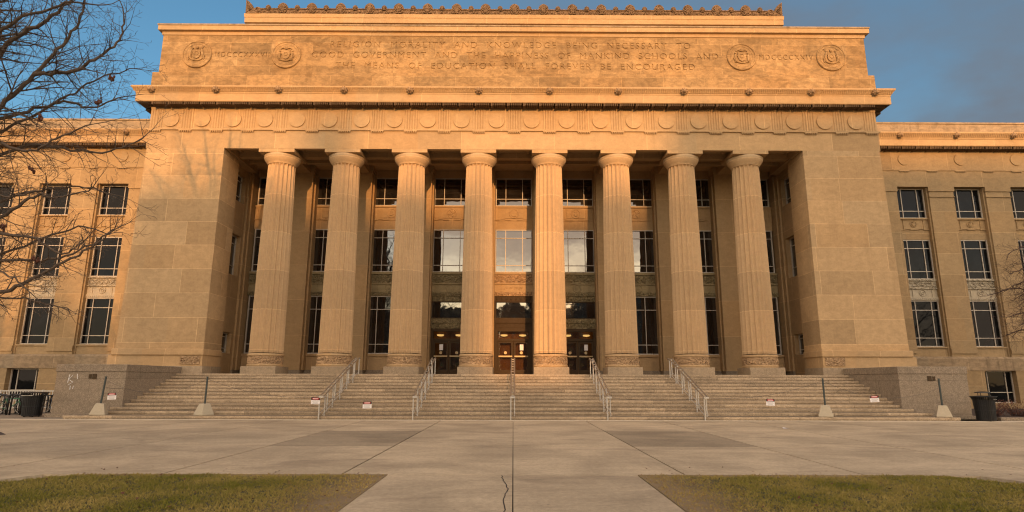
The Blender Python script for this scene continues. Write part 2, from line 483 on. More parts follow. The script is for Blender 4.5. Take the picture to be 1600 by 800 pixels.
XS = [-46, -36, -28, -21.0, -17.3, -13.8, -10.2, -6.55, -3.2, 0.0, 3.22, 6.6, 10.3, 14.0, 17.6, 21.3, 28, 36, 46]
YS = [11.85, 16.96, 22.14, 25.75, 28.0]
rects = []
G_ = .028
for i in range(len(XS) - 1):
    for j in range(len(YS) - 1):
        g0, g1 = (.3 if XS[i] == 0 else .75), (.3 if XS[i + 1] == 0 else .75)
        x0, x1, y0, y1 = XS[i] + G_ * g0, XS[i + 1] - G_ * g1, YS[j] + G_ / 2, YS[j + 1] - G_ / 2
        if x1 <= -26.2 and False: continue
        tone = rnd.uniform(.95, 1.05)
        if j == 1 and (i == 7 or i == 10): tone = .70
        if y0 < 16 and (x0 < -9 or x0 > 9): # the walk sweeps forward round the rounded lawn corners
            pass
        rects.append(([(x0, y0), (x1, y0), (x1, y1), (x0, y1)], tone))
# centre walk towards the camera
for (y0, y1) in ((-14, -8.5), (-8.5, -3), (-3, 2.6), (2.6, 7.2), (7.2, 11.85)):
    for (x0, x1) in ((-2.35, 0), (0, 2.32)):
        rects.append(([(x0 + G_ * .3, y0 + G_ / 2), (x1 - G_ * .3, y0 + G_ / 2), (x1 - G_ * .3, y1 - G_ / 2), (x0 + G_ * .3, y1 - G_ / 2)], rnd.uniform(.93, .98)))
# diagonal side walks left and right of the lawns
for s in (-1, 1):
    rects.append(([(s * 8.7, 11.84), (s * 30, 11.84), (s * 30, 3.0), (s * 12.5, 3.0)] if s > 0 else [(s * 30, 11.84), (s * 8.7, 11.84), (s * 12.5, 3.0), (s * 30, 3.0)], 1.0))
tag(slabs('pavement', rects, M['pave']), kind='structure')
jb = MB(); jb.add([(-46, -14, -.08), (46, -14, -.08), (46, 28.3, -.08), (-46, 28.3, -.08)], [(0, 1, 2, 3)])
tag(jb.build('pavement_bedding', M['joint']), kind='structure')
# crack in the centre walk, a thin sunken dark ribbon
cr = MB(); pts = []
yy = 11.8; xx = -.21
while yy > 7.6:
    pts.append((xx, yy)); yy -= rnd.uniform(.12, .3); xx += rnd.uniform(-.04, .045)
for a, b in zip(pts, pts[1:]):
    cr.add([(a[0] - .008, a[1], .004), (a[0] + .008, a[1], .004), (b[0] + .008, b[1], .004), (b[0] - .008, b[1], .004)], [(0, 1, 2, 3)])
tag(cr.build('pavement_crack', M['joint']), kind='structure')
st = MB(); st.box(-24, 24, 28.0, 28.29, -.1, .006)
tag(st.build('pavement_edge_strip', M['strip']), kind='structure')
# granite apron beside the steps and soil beds under the wings
ap = MB(); ap.box(-46, -20.3, 28.01, 41, -.13, .004); 
tag(ap.build('side_paving', M['joint'] if False else M['cheek']), kind='structure')
sb = MB(); sb.box(22.0, 46, 28.6, 41, -.13, .05)
tag(sb.build('planting_bed', M['soil']), kind='structure')

# ------------------------------------------------------------------ hall (one building)
hall = empty('neoclassical_hall', (0, 35, 0), 0, 'huge limestone hall with eight fluted columns, carved attic inscription and lower window wings', 'building')
def hb(mb, name, mat, **kw):
    o = mb.build(name, mat, None, **kw)
    o.parent = hall; o.matrix_parent_inverse = Matrix.Translation((0, -35, 0))
    return o
HX = Matrix.Translation((0, -35, 0))
def adopt(o, parent=hall):
    o.parent = parent
    o.matrix_parent_inverse = HX if parent is hall else Matrix.Identity(4)
    return o

YP, YC, YPIL, YW = 34.8, 35.85, 39.3, 40.3
Z0, ZA = 2.10, 15.54
COLX = [2.17, 6.35, 10.42, 14.42]
BAYX = [0, 4.25, 8.38, 12.42, 16.4]

# floor of the portico
b = MB(); b.box(-18.66, 18.66, 34.25, 46, 0, Z0); hb(b, 'portico_floor', M['granite'])

# columns
def column_parts():
    root = bpy.data.objects.new('column', None); col.objects.link(root); root.empty_display_size = .3
    # fluted shaft
    z0, z1 = 3.30 - Z0, 14.76 - Z0
    NF, SEG = 20, 6
    zs = [0, .02] + [(.02 + (z1 - z0 - .32) * k / 9) for k in range(1, 10)] + [z1 - z0 - .1, z1 - z0]
    m = MB(); rings = []
    for zz in zs:
        tt = zz / (z1 - z0)
        r = .95 - .15 * tt + .02 * math.sin(math.pi * tt)
        dep = .165 * (r / .95)
        if zz >= z1 - z0 - .02: dep *= .1
        rr = []
        for i in range(NF * SEG):
            f = (i % SEG) / SEG
            q = r - dep * math.sin(math.pi * f) ** .8 if f > 0 else r
            a = 2 * math.pi * i / (NF * SEG) + math.pi / NF
            rr.append((q * math.cos(a), q * math.sin(a), z0 + zz))
        rings.append(rr)
    n = NF * SEG
    m.add([p for rr in rings for p in rr], [(k * n + i, k * n + (i + 1) % n, (k + 1) * n + (i + 1) % n, (k + 1) * n + i) for k in range(len(rings) - 1) for i in range(n)])
    m.build('shaft', M['column'], root)
    e = MB(); za = z1
    e.lathe((0, 0, 0), [(.80, za - .03), (.83, za), (.83, za + .02), (.80, za + .03), (.86, za + .05), (.86, za + .07), (.88, za + .09), (.97, za + .20), (1.05, za + .33), (1.085, za + .46), (1.08, za + .53), (1.03, za + .56)], 48)
    fixn(e.build('capital', M['column'], root, smooth=True))
    a = MB(); a.box(-1.08, 1.08, -1.05, 1.05, za + .56, ZA - Z0 - .003)
    a.build('abacus', M['lime_plain'], root, bevel=.012)
    d = MB()
    d.lathe((0, 0, 0), [(.985, .42), (.985, .46), (1.01, .47), (1.01, .52), (.98, .54), (.98, .56)], 48)
    d.lathe((0, 0, 0), [(.98, 1.02), (1.01, 1.04), (1.01, 1.09), (.985, 1.11), (.95, 1.151)], 48)
    fixn(d.build('base_drum', M['lime_plain'], root))
    cb = MB(); cb.lathe((0, 0, 0), [(.975, .561), (.975, 1.019)], 48)
    # carved acanthus studs round the band
    for k in range(28):
        an = 2 * math.pi * k / 28
        cb.tube([(.975 * math.cos(an + q), .975 * math.sin(an + q), .64 + .14 * (1 + math.sin(q * 26 + k)))for q in (-.1, -.05, 0, .05, .1)], .022, 5)
    fixn(cb.build('carved_band', M['carved'], root))
    p = MB(); p.box(-1.0, 1.0, -1.0, 1.0, 0, .419)
    p.build('plinth', M['plinth'], root, bevel=.015)
    return root
c0 = column_parts(); first = True
for sx in (-1, 1):
    for i, x in enumerate(COLX):
        c = c0 if first else copy_tree(c0)
        first = False
        adopt(c); c.location = (sx * x, YC, Z0)

# pylons (solid end blocks)
def pylon(s):
    m = MB()
    xi0, xi1, xo0, xo1 = 17.56, 17.60, 22.56, 22.30
    vs = [(s * xi0, YP, 3.48), (s * xo0, YP, 3.48), (s * xo0, 46, 3.48), (s * xi0, 36.9, 3.48), (s * xi1, YP, ZA - .002), (s * xo1, YP, ZA - .002), (s * xo1, 46, ZA - .002), (s * xi1, 36.9, ZA - .002)]
    vs += [(s * 18.6, 36.9, 3.48), (s * 18.6, 46, 3.48), (s * 18.6, 36.9, ZA - .002), (s * 18.6, 46, ZA - .002)]
    m.add(vs, [(0, 1, 5, 4), (1, 2, 6, 5), (0, 4, 7, 3), (3, 7, 10, 8), (8, 10, 11, 9), (9, 11, 6, 2), (4, 5, 6, 11, 10, 7), (0, 3, 8, 9, 2, 1)])
    o = hb(m, 'pylon', M['lime']); fixn(o)
    q = MB(); q.box(min(s * 17.5, s * 22.72), max(s * 17.5, s * 22.72), YP - .1, 36.95, 3.12, 3.479)
    hb(q, 'plinth_course', M['lime_plain'], bevel=.04)
    q = MB(); q.box(min(s * 17.56, s * 22.9), max(s * 17.56, s * 22.9), YP - .02, 36.92, 2.52, 3.119)
    hb(q, 'base_course', M['lime_plain'])
    q = MB(); q.box(min(s * 17.5, s * 23.0), max(s * 17.5, s * 23.0), YP - .07, 36.95, 0, 2.519)
    hb(q, 'granite_base', M['plinth'])
    q = MB(); q.box(min(s * 17.7, s * 18.8), max(s * 17.7, s * 18.8), YP - .06, YP, 2.62, 3.09)
    cx = s * 18.25
    for k in range(-3, 4):
        q.tube([(cx + k * .14 + .06 * math.cos(a), YP - .065, 2.855 + .14 * math.sin(a * .8 + k)) for a in [j * .7 for j in range(8)]], .018, 5)
    hb(q, 'carved_panel', M['carved'])
    # cavity side wall with three stacked windows
    w = MB()
    X0, X1 = (18.0, 18.58)
    def bx(y0, y1, z0, z1): w.box(min(s * X0, s * X1), max(s * X0, s * X1), y0, y1, z0, z1)
    bx(36.9, 37.45, Z0, 16.1); bx(39.0, 40.6, Z0, 16.1)
    for z0, z1 in ((Z0, 3.4), (4.7, 8.35), (11.0, 13.2), (15.1, 16.1)): bx(37.45, 39.0, z0, z1)
    hb(w, 'side_wall', M['recess'])
    for z0, z1 in ((3.4, 4.7), (8.35, 11.0), (13.2, 15.1)):
        ww = make_window(1.55, z1 - z0, [.5], [.25, .8])
        adopt(ww); ww.location = (s * 18.35, 38.225, z0); ww.rotation_euler = (0, 0, R(90 if s < 0 else -90))

win_cache = {}
def make_window(w, h, vx, hz, fr=.07, fmat='wframe', gmat='glass', bar=.045):
    """origin bottom centre, front face towards -Y; bars at fractions vx, hz"""
    key = (round(w, 2), round(h, 2), tuple(vx), tuple(hz), fr, fmat, gmat)
    if key in win_cache: return copy_tree(win_cache[key])
    f = MB()
    f.box(-w / 2, -w / 2 + fr, -.09, .05, 0, h); f.box(w / 2 - fr, w / 2, -.09, .05, 0, h)
    f.box(-w / 2 + fr, w / 2 - fr, -.09, .05, 0, fr); f.box(-w / 2 + fr, w / 2 - fr, -.09, .05, h - fr, h)
    xs = [-w / 2 + w * v for v in vx]; zs = [h * v for v in hz]
    for x in xs: f.box(x - bar / 2, x + bar / 2, -.07, .04, fr, h - fr)
    edges = [-w / 2 + fr] + [q for x in xs for q in (x - bar / 2, x + bar / 2)] + [w / 2 - fr]
    for z in zs:
        for k in range(0, len(edges), 2): f.box(edges[k], edges[k + 1], -.065, .035, z - bar / 2, z + bar / 2)
    o = f.build('window', M[fmat])
    p = MB(); p.box(-w / 2 + fr * .5, w / 2 - fr * .5, -.012, .012, fr * .5, h - fr * .5)
    p.build('pane', M[gmat], o)
    win_cache[key] = o
    return o

for s in (-1, 1): pylon(s)

# ceiling, cross beams and coffers
b = MB(); b.box(-18.6, 18.6, 37.0, 41.2, 16.1, 16.6); b.box(-18.6, 18.6, 34.9, 37.0, 15.98, 16.5)
hb(b, 'portico_ceiling', M['recess'])
for s in (-1, 1):
    for x in COLX + [17.95]:
        b = MB(); hw = .62 if x < 17 else .5
        b.box(s * x - hw, s * x + hw, YP + .25, YPIL - .1, ZA + .003, 16.0)
        hb(b, 'ceiling_beam', M['recess'])
allb = sorted([-x for x in BAYX[1:]] + BAYX)
for x in allb:
    b = MB()
    hw = 1.44
    y0, y1 = 35.05, 38.2
    for (a0, a1, c0_, c1_) in ((x - hw, x + hw, y0, y0 + .22), (x - hw, x + hw, y1 - .3, y1), (x - hw, x - hw + .22, y0 + .22, y1 - .3), (x + hw - .22, x + hw, y0 + .22, y1 - .3)):
        b.box(a0, a1, c0_, c1_, 15.76, 15.975)
    for (a0, a1, c0_, c1_) in ((x - .95, x + .95, y0 + .65, y0 + .78), (x - .95, x + .95, y1 - .85, y1 - .72), (x - .95, x - .82, y0 + .78, y1 - .85), (x + .82, x + .95, y0 + .78, y1 - .85)):
        b.box(a0, a1, c0_, c1_, 15.90, 15.978)
    hb(b, 'ceiling_coffer', M['recess'])

# back wall of the portico
b = MB(); b.box(-18.6, 18.6, 41.1, 46, Z0, 16.1); hb(b, 'inner_wall', M['lobby'])
for s in (-1, 1):
    for x in COLX + [18.3]:
        hw = .80 if x < 17 else .42
        b = MB()
        b.box(s * x - hw, s * x + hw, YPIL, 40.9, Z0 + .3, 15.55)
        b.box(s * x - hw - .05, s * x + hw + .05, YPIL - .05, 40.9, 15.552, 15.75)
        b.box(s * x - hw - .09, s * x + hw + .09, YPIL - .1, 40.9, 15.752, 16.098)
        # moulded strips at the jambs
        b.box(s * x - hw - .10, s * x - hw - .002, YPIL + .35, 40.9, Z0 + .3, 15.54)
        b.box(s * x + hw + .002, s * x + hw + .10, YPIL + .35, 40.9, Z0 + .3, 15.54)
        b.box(s * x - hw - .12, s * x + hw + .12, YPIL - .04, 40.5, Z0 + .3, 4.15) if False else None
        hb(b, 'pilaster', M['recess'])
        q = MB(); q.box(s * x - hw - .03, s * x + hw + .03, YPIL - .03, 40.95, Z0, Z0 + .3)
        hb(q, 'pilaster_base', M['cheek'])
def medallion(mb, cx, cz, y, r, k):
    mb.ring(cx, cz, r, .035, y, 28); mb.disc(cx, cz, r * .62, y - .03, y + .02, 20)
    if k % 3 == 0:
        for a in range(4):
            mb.tube([(cx + r * .2 * math.cos(a * 1.57), y - .03, cz + r * .2 * math.sin(a * 1.57)), (cx + r * .8 * math.cos(a * 1.57 + .4), y - .05, cz + r * .8 * math.sin(a * 1.57 + .4))], .04, 6)
    elif k % 3 == 1:
        mb.box(cx - .14, cx - .01, y - .07, y, cz - .18, cz + .16); mb.box(cx + .01, cx + .14, y - .07, y, cz - .18, cz + .16)
    else:
        mb.blob((cx, y - .03, cz - .06), .13, .06, .14); mb.tube([(cx - .1, y - .05, cz + .15), (cx, y - .06, cz + .05), (cx + .1, y - .05, cz + .15)], .03, 6)
VX = [.28, .74]
for bi, x in enumerate(allb):
    x0, x1 = x - 1.335, x + 1.335
    door = abs(x) < 5
    yb = YW - .12
    # upper spandrel
    b = MB()
    b.box(x0, x1, yb - .08, 41.0, 13.40, 13.52)
    b.box(x0, x1, yb, 41.0, 12.48, 13.398)
    b.box(x - .62, x + .62, yb - .05, yb, 12.66, 13.30)
    for xx in (x0 + .18, x1 - .18 - .06): b.box(xx, xx + .06, yb - .04, yb, 12.6, 13.38)
    # scalloped apron line
    for k, (ax, az) in enumerate(((x0, 12.50), (x0 + .45, 12.56), (x - .6, 12.50), (x + .6 - .4, 12.50), (x1 - .85, 12.56))):
        b.box(ax, ax + .42, yb - .06, yb, az, az + .06)
    medallion(b, x, 12.98, yb - .05, .30, bi)
    hb(b, 'spandrel_panel', M['recess'])
    b = MB(); b.box(x0, x1, yb + .03, 41.0, 11.88, 12.478); hb(b, 'lintel', M['recess'])
    w = make_window(2.5, 2.03, VX, [.26]); adopt(w); w.location = (x, YW, 13.525)
    b = MB(); b.box(x0, x1, yb - .02, 41.0, 15.558, 16.09); hb(b, 'lintel', M['recess'])
    w = make_window(2.5, 2.98, VX, [.165, .80]); adopt(w); w.location = (x, YW, 8.895)
    # lower spandrel, greenish carved stone (the centre one is plain and lettered in relief)
    mp_, mc = ('recess', 'carved') if x == 0 else ('green_plain', 'green')
    b = MB(); b.box(x0, x1, yb - .12, 41.0, 8.74, 8.89); b.box(x0, x1, yb - .06, 41.0, 8.08, 8.15); hb(b, 'window_sill', M[mp_])
    b = MB(); b.box(x0, x1, yb - .04, 41.0, 8.152, 8.738)
    for k in range(7): b.ring(x0 + .2 + k * .375, 8.44, .15, .03, yb - .05, 12)
    hb(b, 'carved_frieze', M[mc])
    b = MB()
    zb = 7.30
    b.box(x0, x1, yb + .02, 41.0, 7.55, 8.078)
    if x != 0:
        b.ring(x, 7.82, .24, .03, yb, 24); b.disc(x, 7.82, .09, yb - .03, yb + .02, 12)
        for xx in (x - .75, x + .7): b.box(xx, xx + .03, yb, yb + .03, 7.56, 8.07)
    else:
        for xx in (-.62, -.3, .05, .36): b.tube([(xx, yb, 7.75), (xx + .08, yb - .02, 7.93), (xx + .2, yb - .02, 7.80), (xx + .25, yb, 7.95)], .025, 5)
    hb(b, 'spandrel_panel', M[mp_])
    b = MB(); b.box(x0, x1, yb - .05, 41.0, zb, 7.548)
    for k in range(20): b.blob((x0 + .08 + k * .134, yb - .06, 7.42), .045, .03, .05, 6, 4)
    hb(b, 'carved_frieze', M[mc])
    if not door:
        w = make_window(2.5, 3.84, [.22, .66], [.165, .765]); adopt(w); w.location = (x, YW, 3.45)
        b = MB(); b.box(x0, x1, yb - .12, 41.0, 3.30, 3.448); hb(b, 'window_sill', M['recess'])
        b = MB(); b.box(x0, x1, yb - .04, 41.0, 2.42, 3.298); hb(b, 'apron_panel', M['recess'])
        b = MB(); b.box(x0, x1, yb - .10, 41.0, Z0, 2.418); hb(b, 'apron_base', M['cheek'])
    else:
        b = MB(); b.box(x0, x1, YW - .10, YW + .5, 6.94, 7.298)
        for k in range(8): b.blob((x0 + .25 + k * .31, YW - .12, 7.12), .07, .04, .10, 8, 5)
        hb(b, 'carved_frieze', M['bronze' if x == 0 else 'green'])
        w = make_window(2.46, 1.14, [], [], .06, 'bronze'); adopt(w); w.location = (x, YW, 5.79)
        b = MB(); b.box(x0, x1, YW - .12, YW + .5, 5.50, 5.788); b.box(x0, x1, YW - .05, YW + .5, 5.14, 5.498)
        for k in range(10): b.box(x0 + .15 + k * .25, x0 + .27 + k * .25, YW - .08, YW - .05, 5.22, 5.44)
        hb(b, 'carved_frieze', M['bronze' if x == 0 else 'green'])
        # bronze surround, transom with lit lobby behind, pair of doors
        f = MB(); f.box(x0, x0 + .30, YW - .05, YW + .25, Z0, 5.138); f.box(x1 - .30, x1, YW - .05, YW + .25, Z0, 5.138)
        f.box(x0 + .30, x1 - .30, YW - .05, YW + .25, 4.95, 5.138); f.box(x0 + .30, x1 - .30, YW - .05, YW + .25, 4.32, 4.47)
        fo = hb(f, 'door_frame', M['bronze'])
        tp = MB(); tp.box(x0 + .30, x1 - .30, YW + .05, YW + .07, 4.47, 4.95); tp.build('pane', M['door_glass'], fo)
        for sd in (-1, 1):
            xa, xb = (x - .99, x - .015) if sd < 0 else (x + .015, x + .99)
            xa -= .04 if sd < 0 else 0; xb += .04 if sd > 0 else 0
            d = MB(); st_ = .13
            d.box(xa, xa + st_, YW, YW + .06, Z0 + .01, 4.31); d.box(xb - st_, xb, YW, YW + .06, Z0 + .01, 4.31)
            d.box(xa + st_, xb - st_, YW, YW + .06, Z0 + .01, Z0 + .36); d.box(xa + st_, xb - st_, YW, YW + .06, 4.19, 4.31)
            do = hb(d, 'door', M['bronze'])
            pn = MB(); pn.box(xa + st_, xb - st_, YW + .02, YW + .035, Z0 + .36, 4.19); pn.build('pane', M['door_glass'], do)
            hd = MB(); hd.box(xa + .06, xb - .06, YW - .09, YW - .04, 3.28, 3.37); hd.box(xa + .08, xa + .12, YW - .05, YW, 3.29, 3.36); hd.box(xb - .12, xb - .08, YW - .05, YW, 3.29, 3.36)
            hd.build('handle', M['brass'], do)
            if (x > -1 and sd > 0) or (x < -1 and sd < 0):
                nt = MB(); nx = (xa + xb) / 2 + .02; nt.box(nx - .12, nx + .12, YW + .005, YW + .018, 3.72, 4.1); nt.build('notice', M['white'], do)
            sk = MB(); sk.disc((xa + xb) / 2, 3.56, .10, YW + .008, YW + .018, 16); sk.build('door_sticker', M['brass'], do)
        # lobby seen through the glass
        lb = MB(); xl, xr, yr = x - 1.3, x + 1.3, 41.08
        lb.box(xl, xr, yr - .03, yr, Z0, 5.1)
        hb(lb, 'lobby_wall', M['lobby'])
        for lx in (x - .62, x + .62):
            l = MB(); l.lathe((lx, YW + .42, 4.62), [(.06, .03), (.2, .06), (.24, .12), (.22, .15)], 16); hb(l, 'lobby_lamp', M['lamp'])
        if x == 0:
            pass

# entablature
W = 22.36
b = MB(); b.mitre(W, YP, 46, [(0, ZA), (0, 16.70)], True, False)
b.v += []; 
o = hb(b, 'architrave', M['lime_arch']); fixn(o)
b = MB(); b.box(-W + .2, W - .2, YP + .3, 46, ZA - .0015, ZA + .3) if False else None
b = MB(); b.box(-17.6, 17.6, YP + .005, 36.9, ZA + .0005, ZA + .2) if False else None
# architrave soffit over the columns (between beams)
b = MB(); b.box(-17.55, 17.55, YP + .01, YP + .26, ZA - .001, ZA + .3); b.box(-17.55, 17.55, 36.5, 36.95, ZA + .1, 16.0); hb(b, 'architrave_soffit', M['lime_plain'])
b = MB(); b.mitre(W, YP, 46, [(.09, 16.702), (.10, 16.78), (.09, 16.80)]); fixn(hb(b, 'taenia', M['lime_plain']))
b = MB(); b.mitre(W - .02, YP + .03, 46, [(0, 16.802), (0, 18.20)]); fixn(hb(b, 'frieze', M['lime_frieze']))
CIRX = [1.08, 3.23, 5.3, 7.36, 9.36, 11.35, 13.32, 15.3, 17.23, 19.13, 21.04]
TRIX = [0, 2.16, 4.27, 6.33, 8.36, 10.36, 12.34, 14.31, 16.27, 18.18, 20.08, 21.94]
for s in (-1, 1):
    for x in CIRX:
        b = MB(); b.disc(s * x, 17.42, .49, YP - .05, YP + .04, 48, .50)
        hb(b, 'frieze_disc', M['lime_plain'])
    for x in TRIX:
        if x == 0 and s > 0: continue
        b = MB(); tw = .39; cx = s * x
        for k in range(5):
            a0 = cx - tw + k * tw * 2 / 5
            w_ = tw * 2 / 5
            b.add([(a0, YP + .03, 16.80), (a0 + w_ * .25, YP - .012, 16.80), (a0 + w_ * .75, YP - .012, 16.80), (a0 + w_, YP + .03, 16.80),
                   (a0, YP + .03, 18.08), (a0 + w_ * .25, YP - .012, 18.08), (a0 + w_ * .75, YP - .012, 18.08), (a0 + w_, YP + .03, 18.08)],
                  [(0, 1, 5, 4), (1, 2, 6, 5), (2, 3, 7, 6), (4, 5, 6, 7), (0, 3, 2, 1)])
        b.box(cx - tw, cx + tw, YP - .02, YP + .02, 18.085, 18.19)
        # regula and guttae under the taenia
        b.box(cx - tw, cx + tw, YP - .12, YP - .001, 16.64, 16.70)
        for k in range(6):
            b.cyl((cx - tw + .065 + k * .13, YP - .07), .035, .05, 16.56, 16.64, 8)
        hb(b, 'triglyph', M['lime_plain'])
    # side returns of frieze get the same stone
# cornice
b = MB(); b.mitre(W, YP, 46, [(.60, 18.3015), (.60, 18.315), (.63, 18.33), (.63, 18.82), (.66, 18.85), (.66, 18.91), (.69, 18.93), (.71, 18.96), (.76, 19.05), (.84, 19.13), (.86, 19.15), (.86, 19.24), (.80, 19.27)])
fixn(hb(b, 'main_cornice', M['lime_plain']))
b = MB(); b.mitre(W, YP, 46, [(.02, 18.202), (.10, 18.24), (.10, 18.30), (.595, 18.30), (.595, 18.312)]); fixn(hb(b, 'cornice_soffit', M['soffit_shade']))
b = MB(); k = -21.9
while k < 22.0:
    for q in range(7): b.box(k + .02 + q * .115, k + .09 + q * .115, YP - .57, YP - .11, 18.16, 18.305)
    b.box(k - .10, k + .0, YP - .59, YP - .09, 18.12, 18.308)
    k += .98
hb(b, 'mutule_course', M['soffit_shade'])
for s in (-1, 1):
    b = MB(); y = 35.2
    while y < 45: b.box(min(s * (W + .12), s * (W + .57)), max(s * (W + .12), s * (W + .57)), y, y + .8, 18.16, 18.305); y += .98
    hb(b, 'mutule_course', M['soffit_shade'])
b = MB(); k = -23.1
while k < 23.1:
    b.tube([(k, YP - .715, 18.95), (k, YP - .79, 19.06), (k, YP - .855, 19.13)], [.02, .028, .02], 4); k += .115
hb(b, 'fluted_gutter', M['lime_plain'])
for s in (-1, 1):
    for x in (2.15, 6.32, 10.32, 14.3, 18.1, 22.0):
        b = MB(); y = YP - .84; cx = s * x
        b.blob((cx, y, 19.0), .16, .15, .17, 10, 7); b.blob((cx, y - .13, 18.95), .09, .10, .09, 8, 5)
        for a in range(9): b.blob((cx + .19 * math.cos(a * .7), y + .02, 19.02 + .17 * math.sin(a * .7)), .06, .07, .06, 6, 4)
        b.blob((cx - .07, y - .13, 19.05), .03, .03, .03, 6, 4); b.blob((cx + .07, y - .13, 19.05), .03, .03, .03, 6, 4)
        hb(b, 'lion_head_spout', M['lion'], smooth=True)

# attic
YA = 35.1
b = MB(); b.mitre(22.5, YA - .1, 46, [(.12, 19.2), (.12, 20.60), (.02, 20.62)]); fixn(hb(b, 'attic_base', M['attic']))
b = MB(); b.mitre(22.38, YA + .043, 46, [(0, 20.6), (0, 23.30)]); fixn(hb(b, 'attic_core', M['attic']))
b = MB(); b.mitre(22.38, YA, 46, [(0.0, 23.25), (.0, 23.27), (.06, 23.29), (.06, 23.50), (.25, 23.53), (.25, 23.83)]); fixn(hb(b, 'attic_cornice', M['lime_plain']))
b = MB(); b.mitre(22.38, YA, 46, [(.25, 23.832), (.29, 23.85), (.29, 23.94), (.2, 23.96)]); fixn(hb(b, 'attic_coping', M['belt']))
b = MB(); b.mitre(17.45, 36.0, 45, [(0, 23.8), (0, 24.64), (.22, 24.67), (.22, 25.0), (.25, 25.04), (.27, 25.28)]); fixn(hb(b, 'roof_blocking', M['lime_plain']))
YB = 35.82
b = MB(); b.box(-17.6, 17.6, YB, 36.3, 25.282, 25.64)
b.box(-17.66, 17.66, YB - .05, 36.3, 25.642, 25.71)
for k in range(150):
    x = -17.4 + k * 34.8 / 149
    b.blob((x, YB - .02, 25.45 + .07 * math.sin(k * 2.1)), .09, .06, .10, 6, 4)
hb(b, 'carved_crest', M['dark_carved'])
def antefix(k, x, big):
    b = MB(); z = 25.38 if big else 25.58
    S = .87 if big else .44
    y = YB - .06
    prof = [(-.18, 0), (-.30, .14), (-.38, .34), (-.37, .52), (-.29, .67), (-.15, .78), (0, .84), (.15, .78), (.29, .67), (.37, .52), (.38, .34), (.30, .14), (.18, 0)]
    b.prism([(x + px * S, z + pz * S) for px, pz in prof], y, y + .14)
    for a in range(-3, 4):
        an = a * .42
        b.tube([(x, y - .01, z + .12 * S), (x + .16 * S * math.sin(an), y - .05, z + (.14 + .30 * math.cos(an)) * S), (x + .34 * S * math.sin(an), y - .02, z + (.18 + .56 * math.cos(an)) * S)], [.03 * S, .055 * S, .05 * S], 5)
    b.ring(x - .14 * S, z + .06 * S, .09 * S, .03 * S, y - .03, 10); b.ring(x + .14 * S, z + .06 * S, .09 * S, .03 * S, y - .03, 10)
    hb(b, 'antefix' if big else 'small_antefix', M['dark_carved'])
for k in range(-8, 9): antefix(k, k * 1.905, True)
for k in range(-9, 9): antefix(k, (k + .5) * 1.905, False)
for s in (-1, 1):
    b = MB(); x = s * 17.62
    prof = [(0, 0), (0, .60), (.03, .95), (-.16, .86), (-.36, .66), (-.50, .36), (-.60, .30), (-.74, .44), (-.90, .44), (-1.0, .28), (-.98, .0)]
    b.prism([(x + s * px, 25.285 + pz) for px, pz in prof], YB - .12, YB + .2)
    b.ring(x - s * .78, 25.53, .15, .05, YB - .14, 14)
    for a in range(5): b.tube([(x - s * .08, YB - .14, 25.37), (x - s * (.1 + .07 * a), YB - .17, 25.49 + .12 * (5 - a) * .7), (x - s * (.03 + .1 * a), YB - .14, 25.43 + (.8 - .14 * a))], .028, 5)
    fixn(hb(b, 'corner_acroterion', M['dark_carved']))

# inscription panel: letters cut 4 cm deep
def text_curve(txt, size):
    c = bpy.data.curves.new('t', 'FONT'); c.body = txt; c.size = size; c.align_x = 'LEFT'; c.offset = -.012; c.space_character = 1.0
    o = bpy.data.objects.new('t', c); col.objects.link(o); return o
def width(o):
    bpy.context.view_layer.update(); return o.dimensions.x
def splines_of(txt, x0, x1, zc, cap):
    size = cap / .70
    o = text_curve(txt, size)
    w1 = width(o); o.data.space_character = 2.0; w2 = width(o)
    sc_ = 1.0 + ((x1 - x0) - w1) / max(w2 - w1, 1e-6)
    fx = 1.0
    if sc_ < 1.12: fx = .8; sc_ = 1.0 + ((x1 - x0) / fx - w1) / max(w2 - w1, 1e-6)
    o.data.space_character = sc_
    bpy.context.view_layer.update()
    dg = bpy.context.evaluated_depsgraph_get()
    bpy.ops.object.select_all(action='DESELECT'); o.select_set(True); bpy.context.view_layer.objects.active = o
    bpy.ops.object.convert(target='CURVE')
    out = []
    for sp in o.data.splines:
        out.append([tuple(Vector((q_.x * fx, q_.y, 0)) for q_ in (p.handle_left, p.co, p.handle_right)) for p in sp.bezier_points])
    xmin = min(p[1].x for s_ in out for p in s_)
    bpy.data.objects.remove(o)
    return [(s_, x0 - xmin, zc - cap / 2) for s_ in out]
allsp = []
for txt, x0, x1, zc, cap in (('RELIGION  MORALITY  AND  KNOWLEDGE  BEING  NECESSARY  TO', -11.7, 11.2, 22.70, .42),
                             ('GOOD  GOVERNMENT  AND  THE  HAPPINESS  OF  MANKIND  SCHOOLS  AND', -12.85, 12.93, 21.98, .42),
                             ('THE  MEANS  OF  EDUCATION  SHALL  FOREVER  BE  ENCOURAGED', -11.3, 11.4, 21.24, .42),
                             ('MDCCCXXXVII', -18.95, -15.55, 21.95, .36), ('MDCCCCXXIV', 15.58, 18.96, 21.95, .36)):
    allsp += splines_of(txt, x0, x1, zc, cap)
cu = bpy.data.curves.new('inscription', 'CURVE'); cu.dimensions = '2D'; cu.fill_mode = 'BOTH'; cu.resolution_u = 4
ZI = 22.0
sp = cu.splines.new('POLY'); sp.points.add(3)
for p, (x, z) in zip(sp.points, ((-22.375, 20.63), (22.375, 20.63), (22.375, 23.248), (-22.375, 23.248))): p.co = (x, z - ZI, 0, 1)
sp.use_cyclic_u = True
